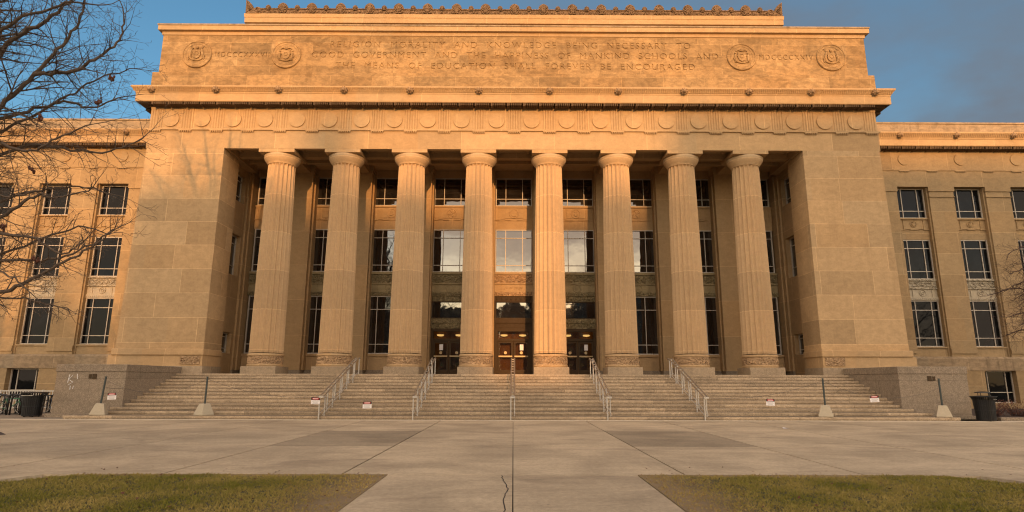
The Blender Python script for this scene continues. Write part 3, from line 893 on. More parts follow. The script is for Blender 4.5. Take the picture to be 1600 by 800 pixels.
for s_, ox, oz in allsp:
    sp = cu.splines.new('BEZIER'); sp.bezier_points.add(len(s_) - 1)
    for p, (hl, co, hr) in zip(sp.bezier_points, s_):
        p.handle_left_type = p.handle_right_type = 'FREE'
        for at, v in (('handle_left', hl), ('co', co), ('handle_right', hr)): setattr(p, at, (v.x + ox, v.y + oz - ZI, 0))
    sp.use_cyclic_u = True
cu.extrude = .022
ob = bpy.data.objects.new('inscription_panel', cu); col.objects.link(ob)
ob.rotation_euler = (R(90), 0, 0); ob.location = (0, YA + .022, ZI)
bpy.context.view_layer.update()
me = bpy.data.meshes.new_from_object(ob.evaluated_get(bpy.context.evaluated_depsgraph_get()))
mw = ob.matrix_world.copy()
bpy.data.objects.remove(ob)
me.transform(mw); me.materials.clear(); me.materials.append(M['attic'])
ob = bpy.data.objects.new('inscription_panel', me); col.objects.link(ob); adopt(ob)

# seals
def seal(x, kind):
    b = MB(); z = 21.93; y = YA
    b.disc(x, z, .92, y - .07, y + .01, 56, .94)
    b.ring(x, z, .88, .05, y - .06, 56); b.ring(x, z, .70, .022, y - .065, 48)
    yy = y - .085
    shield = [(-.24, .28), (.24, .28), (.24, -.08), (.17, -.24), (0, -.34), (-.17, -.24), (-.24, -.08)]
    b.prism([(x + px, z + pz) for px, pz in shield], yy - .05, yy + .03)
    b.ring(x, z + .02, .12, .02, yy - .06, 14)
    scroll = [(x + .55 * math.cos(a), yy - .02, z + .1 + .55 * math.sin(a)) for a in [R(200 + i * 14) for i in range(11)]]
    b.tube(scroll, .045, 6)
    for s in (-1, 1):
        def P(px, pz): return (x + s * px, yy - .03, z + pz)
        if kind == 'beasts':
            b.tube([P(.34, -.3), P(.40, -.12), P(.37, .08), P(.33, .22), P(.30, .34)], [.04, .075, .09, .07, .05], 6)   # rearing body
            b.tube([P(.36, .1), P(.28, .14), P(.25, .22)], .03, 5); b.tube([P(.38, .0), P(.28, .02)], .028, 5)
            b.tube([P(.40, -.14), P(.50, -.25), P(.46, -.38)], [.05, .035, .025], 5)
            b.tube([P(.30, .36), P(.22, .40)], [.05, .035], 5)
            b.tube([P(.32, .38), P(.40, .50), P(.34, .60)], .02, 4); b.tube([P(.38, .48), P(.48, .54)], .018, 4)
        else:
            b.tube([P(.38, -.34), P(.40, -.1), P(.40, .12)], [.07, .075, .065], 6); b.blob(P(.40, .23), .06, .05, .07, 8, 5)
            b.tube([P(.36, .08), P(.27, .0), P(.25, .1)], .026, 5)
            b.tube([P(.0, .36), P(.14, .44), P(.28, .42), P(.36, .34)], [.04, .05, .035, .02], 5)
            b.tube([P(.24, -.30), P(.34, -.4), P(.46, -.36)], .03, 5)
    b.blob((x, yy - .04, z + .45), .09, .06, .12, 8, 6)
    fixn(hb(b, 'stone_seal', M['attic']))
seal(-20.08, 'beasts'); seal(20.12, 'beasts'); seal(-14.44, 'figures'); seal(14.42, 'figures')

# wings
YWG = 41.0
WX = [28.25, 32.28, 36.3, 40.3, 44.3]
def wing(s):
    def X(a, b_): return (min(s * a, s * b_), max(s * a, s * b_))
    hw = 1.14
    # piers and wall between the windows
    b = MB()
    edges = [22.2] + [q for x in WX for q in (x - hw, x + hw)] + [48]
    for k in range(0, len(edges), 2):
        b.box(*X(edges[k], edges[k + 1]), YWG, 48, 3.42, 15.3)
    hb(b, 'wing_wall', M['lime_wing'])
    for k in range(0, len(edges), 2):
        b = MB()
        a0, a1 = edges[k], edges[k + 1]
        if k: b.box(*X(a0 - .03, a1 + .03), YWG - .07, YWG + .2, 14.55, 14.60)
        b.box(*X(a0 - .04, a1 + .04), YWG - .08, YWG + .3, 14.98, 15.31)
        hb(b, 'pier_cap', M['lime_wing'])
        b = MB(); b.box(*X(a0 - .0, a1 + .0), YWG - .07, YWG - .001, 3.62, 3.98); hb(b, 'pier_foot', M['lime_wing'])
    for x in WX:
        x0, x1 = x - hw, x + hw
        sl, sr = .10, .10
        # moulded strips beside the opening
        b = MB(); b.box(*X(x1 - .10, x1 - .001), YWG + .12, YWG + .5, 3.42, 15.29); b.box(*X(x0 + .001, x0 + .10), YWG + .12, YWG + .5, 3.42, 15.29)
        hb(b, 'jamb_moulding', M['lime_wing'])
        a0, a1 = x0 + .10, x1 - .10
        ww = a1 - a0
        yb = YWG + .38
        for z0, z1, vx, hz in ((13.1, 15.3, [.22, .76], [.25]), (8.72, 11.55, [.22, .76], [.20, .78]), (4.08, 7.25, [.22, .76], [.19, .79])):
            w = make_window(ww, z1 - z0, [q if s > 0 else 1 - q for q in vx][::1 if s > 0 else -1], hz, gmat='wing_glass'); adopt(w); w.location = (s * x, YWG + .5, z0)
        b = MB(); b.box(*X(a0, a1), yb, 42, 12.02, 13.0); b.box(*X(a0, a1), yb - .12, 42, 13.002, 13.098)
        for q in (a0 + .3, a1 - .36): b.box(*X(q, q + .05), yb - .05, yb, 12.3, 13.0)
        for j, (q0, q1, dz) in enumerate(((a0, a0 + .4, .0), (a0 + .4, a0 + .75, .05), (a0 + .75, a1 - .75, 0), (a1 - .75, a1 - .4, .05), (a1 - .4, a1, 0))):
            b.box(*X(q0, q1), yb - .07, yb, 12.24 + dz, 12.30 + dz)
        medallion(b, s * x, 12.68, yb - .01, .22, 2)
        b.box(*X(a0, a1), yb - .01, 42, 11.552, 12.018)
        hb(b, 'spandrel_panel', M['lime_wing'])
        b = MB(); b.box(*X(a0, a1), yb - .1, 42, 8.62, 8.718); b.box(*X(a0, a1), yb, 42, 8.12, 8.618); b.box(*X(a0, a1), yb - .08, 42, 8.04, 8.118)
        for k in range(6): b.ring(s * (a0 + .18 + k * (ww - .36) / 5), 8.37, .14, .035, yb - .01, 12)
        hb(b, 'carved_frieze', M['carved_wing'])
        b = MB(); b.box(*X(a0, a1), yb + .02, 42, 7.48, 8.038); b.ring(s * x, 7.78, .21, .035, yb, 20); b.ring(s * x, 7.78, .09, .03, yb, 12)
        for q in (a0 + .35, a1 - .38): b.box(*X(q, q + .03), yb - .02, yb + .02, 7.5, 8.03)
        b.box(*X(a0, a1), yb - .05, 42, 7.252, 7.478)
        for k in range(16): b.blob((s * (a0 + .07 + k * ww / 16), yb - .06, 7.36), .04, .03, .05, 6, 4)
        hb(b, 'spandrel_panel', M['panel_wing'])
        b = MB(); b.box(*X(a0 - .05, a1 + .05), yb - .28, 42, 3.98, 4.078); b.box(*X(a0, a1), yb - .2, 42, 3.42, 3.978); hb(b, 'window_sill', M['lime_wing'])
    # basement
    b = MB()
    be = [22.2] + [q for x in WX for q in (x + 3.1 - .95 + (-.0), x + 3.1 + 1.05)] + [49.5]
    be = [22.2, 23.2] if False else be
    bw = [(31.35, 33.5)] if s > 0 else [(31.35, 33.4)]
    bw = [(27.3, 29.35), (31.35, 33.45), (35.4, 37.5), (39.4, 41.5)]
    ee = [22.2] + [q for a in bw for q in a] + [48]
    for k in range(0, len(ee), 2): b.box(*X(ee[k], ee[k + 1]), YWG - .12, 48, -.1, 2.5)
    for a0, a1 in bw: b.box(*X(a0, a1), YWG - .12, 48, -.1, .38)
    hb(b, 'basement_wall', M['lime_wing'])
    for a0, a1 in bw:
        w = make_window(a1 - a0, 2.1, [.2, .78] if s > 0 else [.22, .8], [.33], gmat='wing_glass'); adopt(w); w.location = (s * (a0 + a1) / 2, YWG + .35, .39)
    b = MB(); b.mitre(0, 0, 0, [(0, 0)]) if False else None
    b.add([(s * 22.2, YWG - .16, 2.502), (s * 48, YWG - .16, 2.502), (s * 48, YWG - .16, 3.28), (s * 22.2, YWG - .16, 3.28), (s * 48, YWG - .0, 3.42), (s * 22.2, YWG - .0, 3.42),
           (s * 22.2, 48, 2.502), (s * 48, 48, 2.502), (s * 48, 48, 3.42), (s * 22.2, 48, 3.42)],
          [(0, 1, 2, 3), (3, 2, 4, 5), (0, 6, 7, 1), (1, 7, 8, 4, 2), (5, 4, 8, 9), (0, 3, 5, 9, 6)])
    fixn(hb(b, 'belt_course', M['belt']))
    # wing entablature
    b = MB(); b.box(*X(22.2, 48), YWG - .05, 48, 15.312, 16.50); hb(b, 'wing_architrave', M['lime_wing'])
    b = MB(); b.box(*X(22.2, 48.05), YWG - .10, YWG + .3, 16.502, 16.60)
    k = 23.4
    while k < 48:
        b.box(*X(k, k + .74), YWG - .13, YWG - .08, 16.44, 16.50)
        for q in range(6): b.cyl((s * (k + .07 + q * .12), YWG - .105), .03, .04, 16.38, 16.44, 6)
        k += 2.01
    hb(b, 'wing_taenia', M['lime_wing'])
    b = MB(); b.box(*X(22.2, 48), YWG - .03, 48, 16.602, 18.06); hb(b, 'wing_frieze', M['lime_wing'])
    for k in range(6):
        x = 27.9 + k * 4.03
        b = MB(); b.disc(s * x, 17.35, .42, YWG - .09, YWG - .02, 36, .43); hb(b, 'frieze_disc', M['lime_wing'])
    b = MB()
    yy = YWG
    prof = [(0.02, 18.062), (.1, 18.12), (.1, 18.17), (.62, 18.14), (.62, 18.15), (.66, 18.17), (.66, 18.62), (.70, 18.66), (.72, 18.72), (.82, 18.90), (.90, 19.02), (.90, 19.10), (.84, 19.14), (.1, 19.16)]
    n = len(prof)
    vs = [(s * 22.2, yy - o_, z) for o_, z in prof] + [(s * 48.5, yy - o_, z) for o_, z in prof] + [(s * 22.2, 48, 19.16), (s * 48.5, 48, 19.16), (s * 22.2, 48, 18.062), (s * 48.5, 48, 18.062)]
    fs = [(i, i + 1, n + i + 1, n + i) for i in range(n - 1)] + [(n - 1, 2 * n, 2 * n + 1, 2 * n - 1), tuple([n + i for i in range(n)] + [2 * n + 1, 2 * n + 3]), (0, n, 2 * n + 3, 2 * n + 2)]
    b.add(vs, fs); fixn(hb(b, 'wing_cornice', M['lime_plain']))
    b = MB(); b.box(*X(22.2, 48.4), yy - .02, 48, 19.162, 20.08); b.box(*X(22.2, 48.5), yy - .08, 48, 20.082, 20.2); hb(b, 'wing_parapet', M['belt'])
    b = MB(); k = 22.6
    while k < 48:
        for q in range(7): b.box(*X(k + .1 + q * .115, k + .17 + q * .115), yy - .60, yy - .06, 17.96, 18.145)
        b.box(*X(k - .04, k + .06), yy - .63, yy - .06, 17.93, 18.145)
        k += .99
    hb(b, 'mutule_course', M['soffit_shade'])
    b = MB(); k = 22.6
    while k < 48:
        b.tube([(s * k, yy - .76, 18.76), (s * k, yy - .86, 18.9), (s * k, yy - .91, 19.0)], .02, 4); k += .13
    hb(b, 'fluted_gutter', M['lime_plain'])
    for k in range(7):
        b = MB(); cx = s * (23.3 + k * 4.03); y = yy - .92
        b.blob((cx, y, 18.85), .17, .14, .18, 10, 6); b.blob((cx, y - .12, 18.8), .09, .10, .09, 8, 5)
        for a in range(8): b.blob((cx + .18 * math.cos(a * .785), y + .03, 18.87 + .18 * math.sin(a * .785)), .06, .06, .06, 6, 4)
        hb(b, 'lion_head_spout', M['lion'])
wing(-1); wing(1)

# ------------------------------------------------------------------ staircase
stair = empty('stone_staircase', (0, 28.3, 0), 0, 'broad flight of speckled granite steps between two low cheek blocks', 'staircase')
def sbld(mb, name, mat, **kw):
    o = mb.build(name, mat, None, **kw); o.parent = stair; o.matrix_parent_inverse = Matrix.Translation((0, -28.3, 0)); return o
NS = 13; RH = Z0 / NS
yf = 28.3
fronts = []
for k in range(NS):
    fronts.append(yf); yf += .75 if k == 0 else (34.22 - 28.3 - .75) / (NS - 2) if k < NS - 1 else 0
for k in range(NS):
    wx = (20.3, 19.55, 19.0)[k] if k < 3 else 18.655
    y1 = fronts[k + 1] + .02 if k < NS - 1 else 34.73
    b = MB()
    z1 = (k + 1) * RH - (.002 if k == NS - 1 else 0)
    # slightly irregular nosing built from long granite blocks
    x = -wx
    while x < wx - .01:
        L = min(rnd.uniform(1.6, 2.9), wx - x)
        if wx - (x + L) < .8: L = wx - x
        dy, dz = rnd.uniform(0, .010), rnd.uniform(-.004, 0)
        b.box(x + .003, x + L - .003, fronts[k] + dy, y1, z1 - .105, z1 + dz)
        b.box(x + .001, x + L - .001, fronts[k] + .035, y1 - .01, k * RH - .012, z1 - .1051)
        x += L
    if k == NS - 1: pass
    sbld(b, 'step', M['granite'], bevel=.008)
for s in (-1, 1):
    b = MB(); X0, X1 = sorted((s * 18.66, s * 22.0))
    b.box(X0, X1, 29.85, 34.72, 0.0, 2.12)
    o = sbld(b, 'cheek_block', M['cheek'], bevel=.02)
    b = MB(); X0, X1 = sorted((s * 18.64, s * 22.03)); b.box(X0, X1, 29.82, 34.72, 2.121, 2.47)
    sbld(b, 'cheek_cap', M['cheek'], bevel=.02)
    b = MB(); X0, X1 = sorted((s * 19.0, s * 22.1)); b.box(X0, X1, 29.6, 29.849, 0.0, .16)
    sbld(b, 'cheek_footing', M['cheek'], bevel=.01)
    # small bronze outlet covers
    b = MB(); X0, X1 = sorted((s * 20.05, s * 20.25)); b.box(X0, X1, 29.82, 29.849, 1.78, 2.02)
    X0, X1 = sorted((s * 20.3, s * 20.42)); b.box(X0, X1, 29.82, 29.849, 1.8, 2.0)
    sbld(b, 'outlet_cover', M['bronze'])
b = MB()
for pts in (((-21.55, 1.95), (-21.72, 1.75), (-21.5, 1.62), (-21.7, 1.5)), ((-21.7, 1.98), (-21.75, 1.6)), ((-21.35, 2.02), (-21.3, 1.78)), ((-21.6, 1.45), (-21.6, 1.28)), ((-21.45, 1.45), (-21.47, 1.3))):
    b.tube([(x + .35, 29.845, z) for x, z in pts], .018, 5)
sbld(b, 'paint_mark', M['graffiti'])

# ------------------------------------------------------------------ handrails
def zstep(y):
    k = sum(1 for f in fronts if f <= y + 1e-6); return k * RH
def make_rail():
    root = empty('handrail', (0, 0, 0))
    ya, yb_ = 28.22, 34.15
    za, zb = 1.02, Z0 + .86
    def zr(y): return za + (zb - za) * (y - ya) / (yb_ - ya)
    for sx in (-1, 1):
        r = MB(); w = .085 * sx
        r.tube([(w, ya - .05, za - .03), (w, ya, za), (w, yb_, zb), (w, yb_ + .30, zb + .02), (w, yb_ + .36, zb - .04)], .033, 8)
        r.build('top_rail', M['rail_dark'], root)
        l = MB(); l.tube([(w, ya + .04, .22), (w, yb_, zb - .78)], .016, 6); l.build('lower_rail', M['steel'], root)
    c = MB(); c.box(-.11, .11, ya - .07, ya - .0, za - .05, za + .03)
    c.build('end_bracket', M['steel'], root)
    for k in range(14):
        y = ya + .2 + k * .43
        c = MB(); c.box(-.08, .08, y - .012, y + .012, zr(y) - .012, zr(y) + .006); c.build('cross_tie', M['steel'], root)
    for k in range(6):
        y = ya + .03 + k * (yb_ - ya - .06) / 5
        for sx, dy in ((-1, 0), (1, .26)):
            yy = min(y + dy, yb_ + .2)
            zb0 = zstep(yy) if yy > 28.3 else 0
            pz = MB(); pz.box(sx * .085 - .024, sx * .085 + .024, yy - .03, yy + .03, zb0, zr(min(yy, yb_)) - .02)
            pz.build('post', M['steel'], root)
    return root
r0 = make_rail()
labs = ['leftmost of five twin steel handrails, a red and white sign hangs beside its foot', 'second steel handrail from the left, rising toward the left entrance doors',
        'middle steel handrail seen end-on, rising to the centre entrance doors', 'second steel handrail from the right, rising toward the right entrance doors', 'rightmost of five twin steel handrails on the granite steps']
for i, x in enumerate((-8.68, -4.44, -.02, 4.36, 8.76)):
    r = r0 if i == 0 else copy_tree(r0)
    r.location = (x, 0, 0); tag(r, labs[i], 'handrail', 'steel handrails on the steps')

# ------------------------------------------------------------------ stanchions, chains, signs
ZT = RH
def make_post():
    root = empty('stanchion', (0, 0, 0))
    b = MB()
    def ring(h_, hw): return [(-hw, -hw, h_), (hw, -hw, h_), (hw, hw, h_), (-hw, hw, h_)]
    b.add(ring(0, .30) + ring(.04, .31) + ring(.50, .17) + ring(.52, .15), [(3, 2, 1, 0), (12, 13, 14, 15)] + [(4 * j + i, 4 * j + (i + 1) % 4, 4 * j + 4 + (i + 1) % 4, 4 * j + 4 + i) for j in range(3) for i in range(4)])
    b.build('concrete_foot', M['conc_base'], root, bevel=.012)
    p = MB(); p.tube([(0, 0, .5), (0, 0, 1.70)], .042, 10); p.box(-.045, .045, -.045, .045, 1.70, 1.73)
    p.build('pole', M['post'], root)
    return root
p0 = make_post()
posts = [(-18.9, 28.62, 20), (-14.12, 28.62, -28), (14.35, 28.62, 62), (19.75, 28.62, 62)]
plabs = ['far left chain post with concrete foot before the left cheek block', 'chain post with the palest concrete foot on the left steps', 'dark chain post with concrete foot on the right steps', 'far right chain post with concrete foot before the right cheek block']
for i, (x, y, rz) in enumerate(posts):
    p = p0 if i == 0 else copy_tree(p0)
    p.location = (x, y, ZT); p.rotation_euler = (0, R(3.0 if x < 0 and i == 0 else 0), R(rz)); tag(p, plabs[i], 'post', 'chain posts on concrete feet')
def catenary(a, b_, sag, n=26):
    a, b_ = Vector(a), Vector(b_)
    return [a.lerp(b_, t_ / n) - Vector((0, 0, sag * 4 * (t_ / n) * (1 - t_ / n))) for t_ in range(n + 1)]
TOP = ZT + 1.62
chains = [((-18.66, 29.86, 1.35), (-18.9, 28.62, TOP - .35), .05, 'short chain from the far left post to the left cheek block'),
          ((-18.9, 28.62, TOP), (-14.12, 28.62, TOP), .62, 'chain sagging between the two left posts'),
          ((-14.12, 28.62, TOP), (-8.77, 28.24, 1.0), .28, 'chain from the pale footed post down to the leftmost handrail'),
          ((-8.6, 28.24, .98), (-4.53, 28.24, .98), .13, 'chain between the two left handrails'),
          ((4.45, 28.24, .98), (8.67, 28.24, .98), .10, 'chain between the two right handrails'),
          ((8.85, 28.24, 1.0), (14.35, 28.62, TOP), .28, 'chain from the rightmost handrail up to the right steps post'),
          ((14.35, 28.62, TOP), (19.75, 28.62, TOP - .3), .62, 'chain sagging between the two right posts')]
paths = []
for a, b_, sag, lab in chains:
    pts = catenary(a, b_, sag); paths.append(pts)
    m = MB(); m.tube(pts, .009, 5)
    d = MB()
    L = len(pts)
    m.v = []; m.f = []
    for k in range(L - 1):
        for q in range(3):
            c_ = pts[k].lerp(pts[k + 1], (q + .5) / 3); dv = (pts[k + 1] - pts[k]) / 3 * .62
            m.tube([c_ - dv, c_ + dv], .009 if (k * 3 + q) % 2 else .006, 5)
    o = m.build('chain', M['chain']); tag(o, lab, 'chain', 'chains closing off the steps')
def make_sign():
    root = empty('warning_sign', (0, 0, 0))
    b = MB(); b.box(-.20, .20, -.006, .006, -.30, 0); b.build('sign_plate', M['white'], root, bevel=.003)
    h = MB(); h.box(-.20, .20, -.012, -.0065, -.115, 0); hh = h.build('header_band', M['black'], root)
    r = MB(); n = 24; r.add([(.17 * math.cos(2 * math.pi * i / n), -.0135, -.058 + .045 * math.sin(2 * math.pi * i / n)) for i in range(n)] + [(.17 * math.cos(2 * math.pi * i / n), -.0122, -.058 + .045 * math.sin(2 * math.pi * i / n)) for i in range(n)],
                            [tuple(range(n))] + [(i, n + i, n + (i + 1) % n, (i + 1) % n) for i in range(n)])
    ro = r.build('red_oval', M['red'], hh)
    wl_ = MB()
    for k in range(6): wl_.box(-.115 + k * .04, -.115 + k * .04 + .026, -.0155, -.0138, -.078, -.038)
    wl_.build('header_lettering', M['white'], hh)
    l = MB()
    rr = random.Random(3)
    for row, (z, hw) in enumerate(((-.155, .13), (-.195, .15), (-.235, .11), (-.268, .14))):
        x = -hw
        while x < hw: 
            q = rr.uniform(.012, .035); l.box(x, min(x + q, hw), -.0085, -.0065, z - .008, z + .010); x += q + .009
    l.build('small_lettering', M['letter'], root)
    t_ = MB()
    for sx in (-.15, .15): t_.tube([(sx, 0, -.01), (sx * .6, 0, .07)], .004, 5)
    t_.build('hanger', M['chain'], root)
    return root
s0 = make_sign()
slab = ['red and white warning sign hanging in front of the left cheek block', 'red and white warning sign hanging beside the leftmost handrail foot', 'red and white warning sign hanging between the two left handrails', 'red and white warning sign hanging just right of the rightmost handrail', 'red and white warning sign hanging between the two right chain posts']
spots = [(-18.42, 28.63, .98 + .17, 0), (-8.93, 28.2, .98, 0), (-6.6, 28.22, .80, 0), (11.75, 28.4, .96, 4), (16.65, 28.62, 1.12, -4)]
for i, (x, y, z, rz) in enumerate(spots):
    sg = s0 if i == 0 else copy_tree(s0)
    sg.location = (x, y, z); sg.rotation_euler = (0, R((-2, 1, -1, 2, -3)[i]), R(rz)); tag(sg, slab[i], 'sign', 'warning signs hung on the chains')

# ------------------------------------------------------------------ bins
def make_bin(dome):
    root = empty('litter_bin', (0, 0, 0))
    b = MB(); b.lathe((0, 0, 0), [(.30, .06), (.33, .10), (.36, .95)], 28); b.build('liner', M['rubber'], root)
    s_ = MB()
    n = 34
    for k in range(n):
        a = 2 * math.pi * k / n; ca, sa = math.cos(a), math.sin(a)
        def q(r, z, w): return [(r * ca - w * sa, r * sa + w * ca, z), (r * ca + w * sa, r * sa - w * ca, z)]
        pts = []
        for r, z in ((.40, .05), (.42, .45), (.455, .95), (.54, 1.12)):
            pts += q(r, z, .024) + q(r - .012, z, .024)
        f = []
        for j in range(3):
            A = j * 4; B = A + 4
            f += [(A, A + 1, B + 1, B), (A + 2, B + 2, B + 3, A + 3), (A, B, B + 2, A + 2), (A + 1, A + 3, B + 3, B + 1)]
        s_.add(pts, f)
    s_.build('slats', M['black'], root)
    r = MB()
    for rr_, z in ((.40, .06), (.43, .5), (.46, .97)):
        r.tube([(rr_ * .96 * math.cos(2 * math.pi * i / 32), rr_ * .96 * math.sin(2 * math.pi * i / 32), z) for i in range(32)], .018, 6, closed=True)
    r.tube([(.55 * math.cos(2 * math.pi * i / 32), .55 * math.sin(2 * math.pi * i / 32), 1.12) for i in range(32)], .02, 6, closed=True)
    r.build('hoop', M['black'], root)
    l = MB(); l.lathe((0, 0, 0), [(.52, 1.10), (.50, 1.13), (.27, 1.16), (.26, 1.10)], 28)
    l.build('lid', M['black'], root)
    if dome:
        d = MB(); d.lathe((0, 0, 0), [(.34, 1.29), (.33, 1.325), (.10, 1.36)], 24)
        for a in range(3): d.tube([(.27 * math.cos(a * 2.1 + .5), .27 * math.sin(a * 2.1 + .5), 1.13), (.29 * math.cos(a * 2.1 + .5), .29 * math.sin(a * 2.1 + .5), 1.30)], .014, 6)
        d.build('rain_cap', M['black'], root)
    k = MB(); k.box(-.26, .26, -.475, -.462, .98, 1.0); k.build('name_strip', M['steel'], root)
    ft = MB()
    for a in range(4): ft.cyl((.28 * math.cos(a * 1.57 + .8), .28 * math.sin(a * 1.57 + .8)), .04, .04, 0, .07, 8)
    ft.build('foot', M['black'], root)
    return root
b1 = make_bin(False); b1.location = (-23.0, 30.0, .005); tag(b1, 'black slatted litter bin left of the steps beside the bike racks', 'litter bin', 'black slatted litter bins')
b2 = make_bin(True); b2.scale = (.93, .93, .97); b2.location = (21.5, 28.36, .0); b2.rotation_euler = (0, 0, R(40)); tag(b2, 'black slatted litter bin with raised cap beside the right cheek block', 'litter bin', 'black slatted litter bins')

# ------------------------------------------------------------------ bike racks, bicycles, railing
def hoop_rack(x, y, rz, lab):
    root = empty('bike_rack', (x, y, 0), rz, lab, 'bike rack', 'black looped bike racks')
    for k in range(3):
        b = MB(); ox = k * .62
        pts = [(ox - .24, 0, 0.0), (ox - .24, 0, .72)] + [(ox - .24 * math.cos(a), 0, .72 + .28 * math.sin(a)) for a in [math.pi * j / 8 for j in range(1, 8)]] + [(ox + .24, 0, .72), (ox + .24, 0, .0)]
        b.tube(pts, .042, 8); b.build('loop', M['black'], root, smooth=True)
    b = MB(); b.box(-.4, 1.64, -.03, .03, .0, .035); b.build('foot_bar', M['black'], root)
hoop_rack(-26.1, 31.2, R(6), 'nearest looped black bike rack left of the bin')
hoop_rack(-26.6, 32.4, R(4), 'looped black bike rack behind the nearer one')
hoop_rack(-25.4, 33.8, R(2), 'looped black bike rack just behind the left litter bin')

def bicycle(x, y, rz, mat, lab):
    root = empty('bicycle', (x, y, 0), rz, lab, 'bicycle', 'bicycles parked at the racks')
    for wx in (-.52, .52):
        w = MB(); w.tube([(wx + .33 * math.cos(2 * math.pi * i / 32), 0, .345 + .33 * math.sin(2 * math.pi * i / 32)) for i in range(32)], .018, 6, closed=True)
        wo = w.build('wheel', M['rubber'], root)
        sp_ = MB(); sp_.tube([(wx, -.04, .345), (wx, .04, .345)], .025, 8)
        sp_.tube([(wx + .305 * math.cos(2 * math.pi * i / 32), 0, .345 + .305 * math.sin(2 * math.pi * i / 32)) for i in range(32)], .008, 5, closed=True)
        for i in range(14): sp_.tube([(wx, .02 * (-1) ** i, .345), (wx + .305 * math.cos(i * .449), 0, .345 + .305 * math.sin(i * .449))], .0025, 3)
        sp_.build('spokes', M['steel'], wo)
    f = MB(); bb = (-.08, 0, .29); st_ = (-.22, 0, .78); hd = (.33, 0, .80); hd2 = (.36, 0, .66)
    for a, b_ in ((bb, st_), (st_, hd), (bb, hd2), (hd, hd2)): f.tube([a, b_], .019, 8)
    for sy in (-.05, .05): f.tube([(-.52, sy, .345), bb], .011, 6); f.tube([(-.52, sy, .345), st_], .009, 6)
    f.build('frame', mat, root)
    k = MB()
    for sy in (-.05, .05): k.tube([(.52, sy, .345), (.40, sy, .62), hd2], .012, 6)
    k.build('fork', mat, root)
    h = MB(); h.tube([hd, (.31, 0, .93)], .014, 6); h.tube([(.20, -.29, .97), (.30, -.22, .95), (.32, 0, .94), (.30, .22, .95), (.20, .29, .97)], .013, 6); h.build('handlebar', M['black'], root)
    s_ = MB(); s_.tube([st_, (-.25, 0, .90)], .013, 6); s_.blob((-.27, 0, .925), .14, .075, .032, 12, 6); s_.build('saddle', M['rubber'], root)
    c = MB(); c.disc(-.08, .29, .09, -.035, -.03, 20); c.tube([(-.08, -.06, .29), (-.02, -.07, .15)], .01, 5); c.tube([(-.08, .06, .29), (-.14, .07, .43)], .01, 5); c.build('crank', M['steel'], root)
bicycle(-25.6, 31.9, R(12), M['bike_green'], 'green bicycle leaning in the rack behind the left bin')
bicycle(-26.4, 33.1, R(-8), M['bike_blue'], 'dark bicycle in the rack at the left edge')
bicycle(-24.3, 33.2, R(10), M['bike_blue'], 'dark bicycle parked nearest the left cheek block')
rl = empty('area_railing', (-26, 37, 0), 0, 'pale metal railing guarding the basement area below the left wing', 'railing')
def rlb(m, n):
    o = m.build(n, M['rail_white'], rl); o.matrix_parent_inverse = Matrix.Translation((26, -37, 0)); return o
m = MB(); m.box(-38, -25.2, 36.97, 37.03, 1.06, 1.12); rlb(m, 'top_rail')
m = MB(); m.box(-38, -25.2, 36.97, 37.03, .12, .17); rlb(m, 'bottom_rail')
m = MB(); k = -37.9
while k < -25.25: m.box(k, k + .035, 36.985, 37.015, .17, 1.06); k += .16
rlb(m, 'balusters')
for k in range(6): m = MB(); x = -37.9 + k * 2.5; m.box(x - .035, x + .035, 36.96, 37.04, 0, 1.16); rlb(m, 'post')

# ------------------------------------------------------------------ shrubs in the right bed
def shrub(x, y, r, h, lab, seed):
    rr = random.Random(seed); root = empty('shrub', (x, y, .05), 0, lab, 'shrub', 'leafless shrubs in the right bed')
    tw = MB(); lf = MB()
    for i in range(70):
        a = rr.uniform(0, 6.28); q = r * math.sqrt(rr.random())
        p = [Vector((q * .3 * math.cos(a), q * .3 * math.sin(a), 0))]
        tip = Vector((q * math.cos(a), q * math.sin(a), h * rr.uniform(.6, 1)))
        for k in range(1, 4): p.append(p[0].lerp(tip, k / 3) + Vector((rr.uniform(-.05, .05), rr.uniform(-.05, .05), rr.uniform(-.03, .05))))
        tw.tube(p, [.008, .006, .005, .003], 3, caps=False)
        for j in range(9):
            c_ = p[rr.randint(1, 3)] + Vector([rr.uniform(-.12, .12) for _ in range(3)]); u = Vector([rr.uniform(-1, 1) for _ in range(3)]).normalized() * .035; v = u.orthogonal().normalized() * .022
            c_.z = max(c_.z, .04)
            lf.add([c_ - u, c_ + v, c_ + u, c_ - v], [(0, 1, 2, 3)])
    tw.build('stems', M['twig'], root); lf.build('foliage', M['leafdead'], root)
for i, (x, y) in enumerate(((24.0, 31.2), (25.6, 31.6), (27.3, 31.4), (29.0, 32.0))):
    shrub(x, y, .85, .75, ['low brown shrub behind the right litter bin', 'second low brown shrub from the right litter bin', 'low brown shrub at the right picture edge', 'farthest right low brown shrub in the bed'][i], 20 + i)
kb = MB(); kb.box(22.2, 46, 28.4, 28.62, -.13, .16); tag(kb.build('bed_kerb', M['cheek'], bevel=.01), kind='structure')

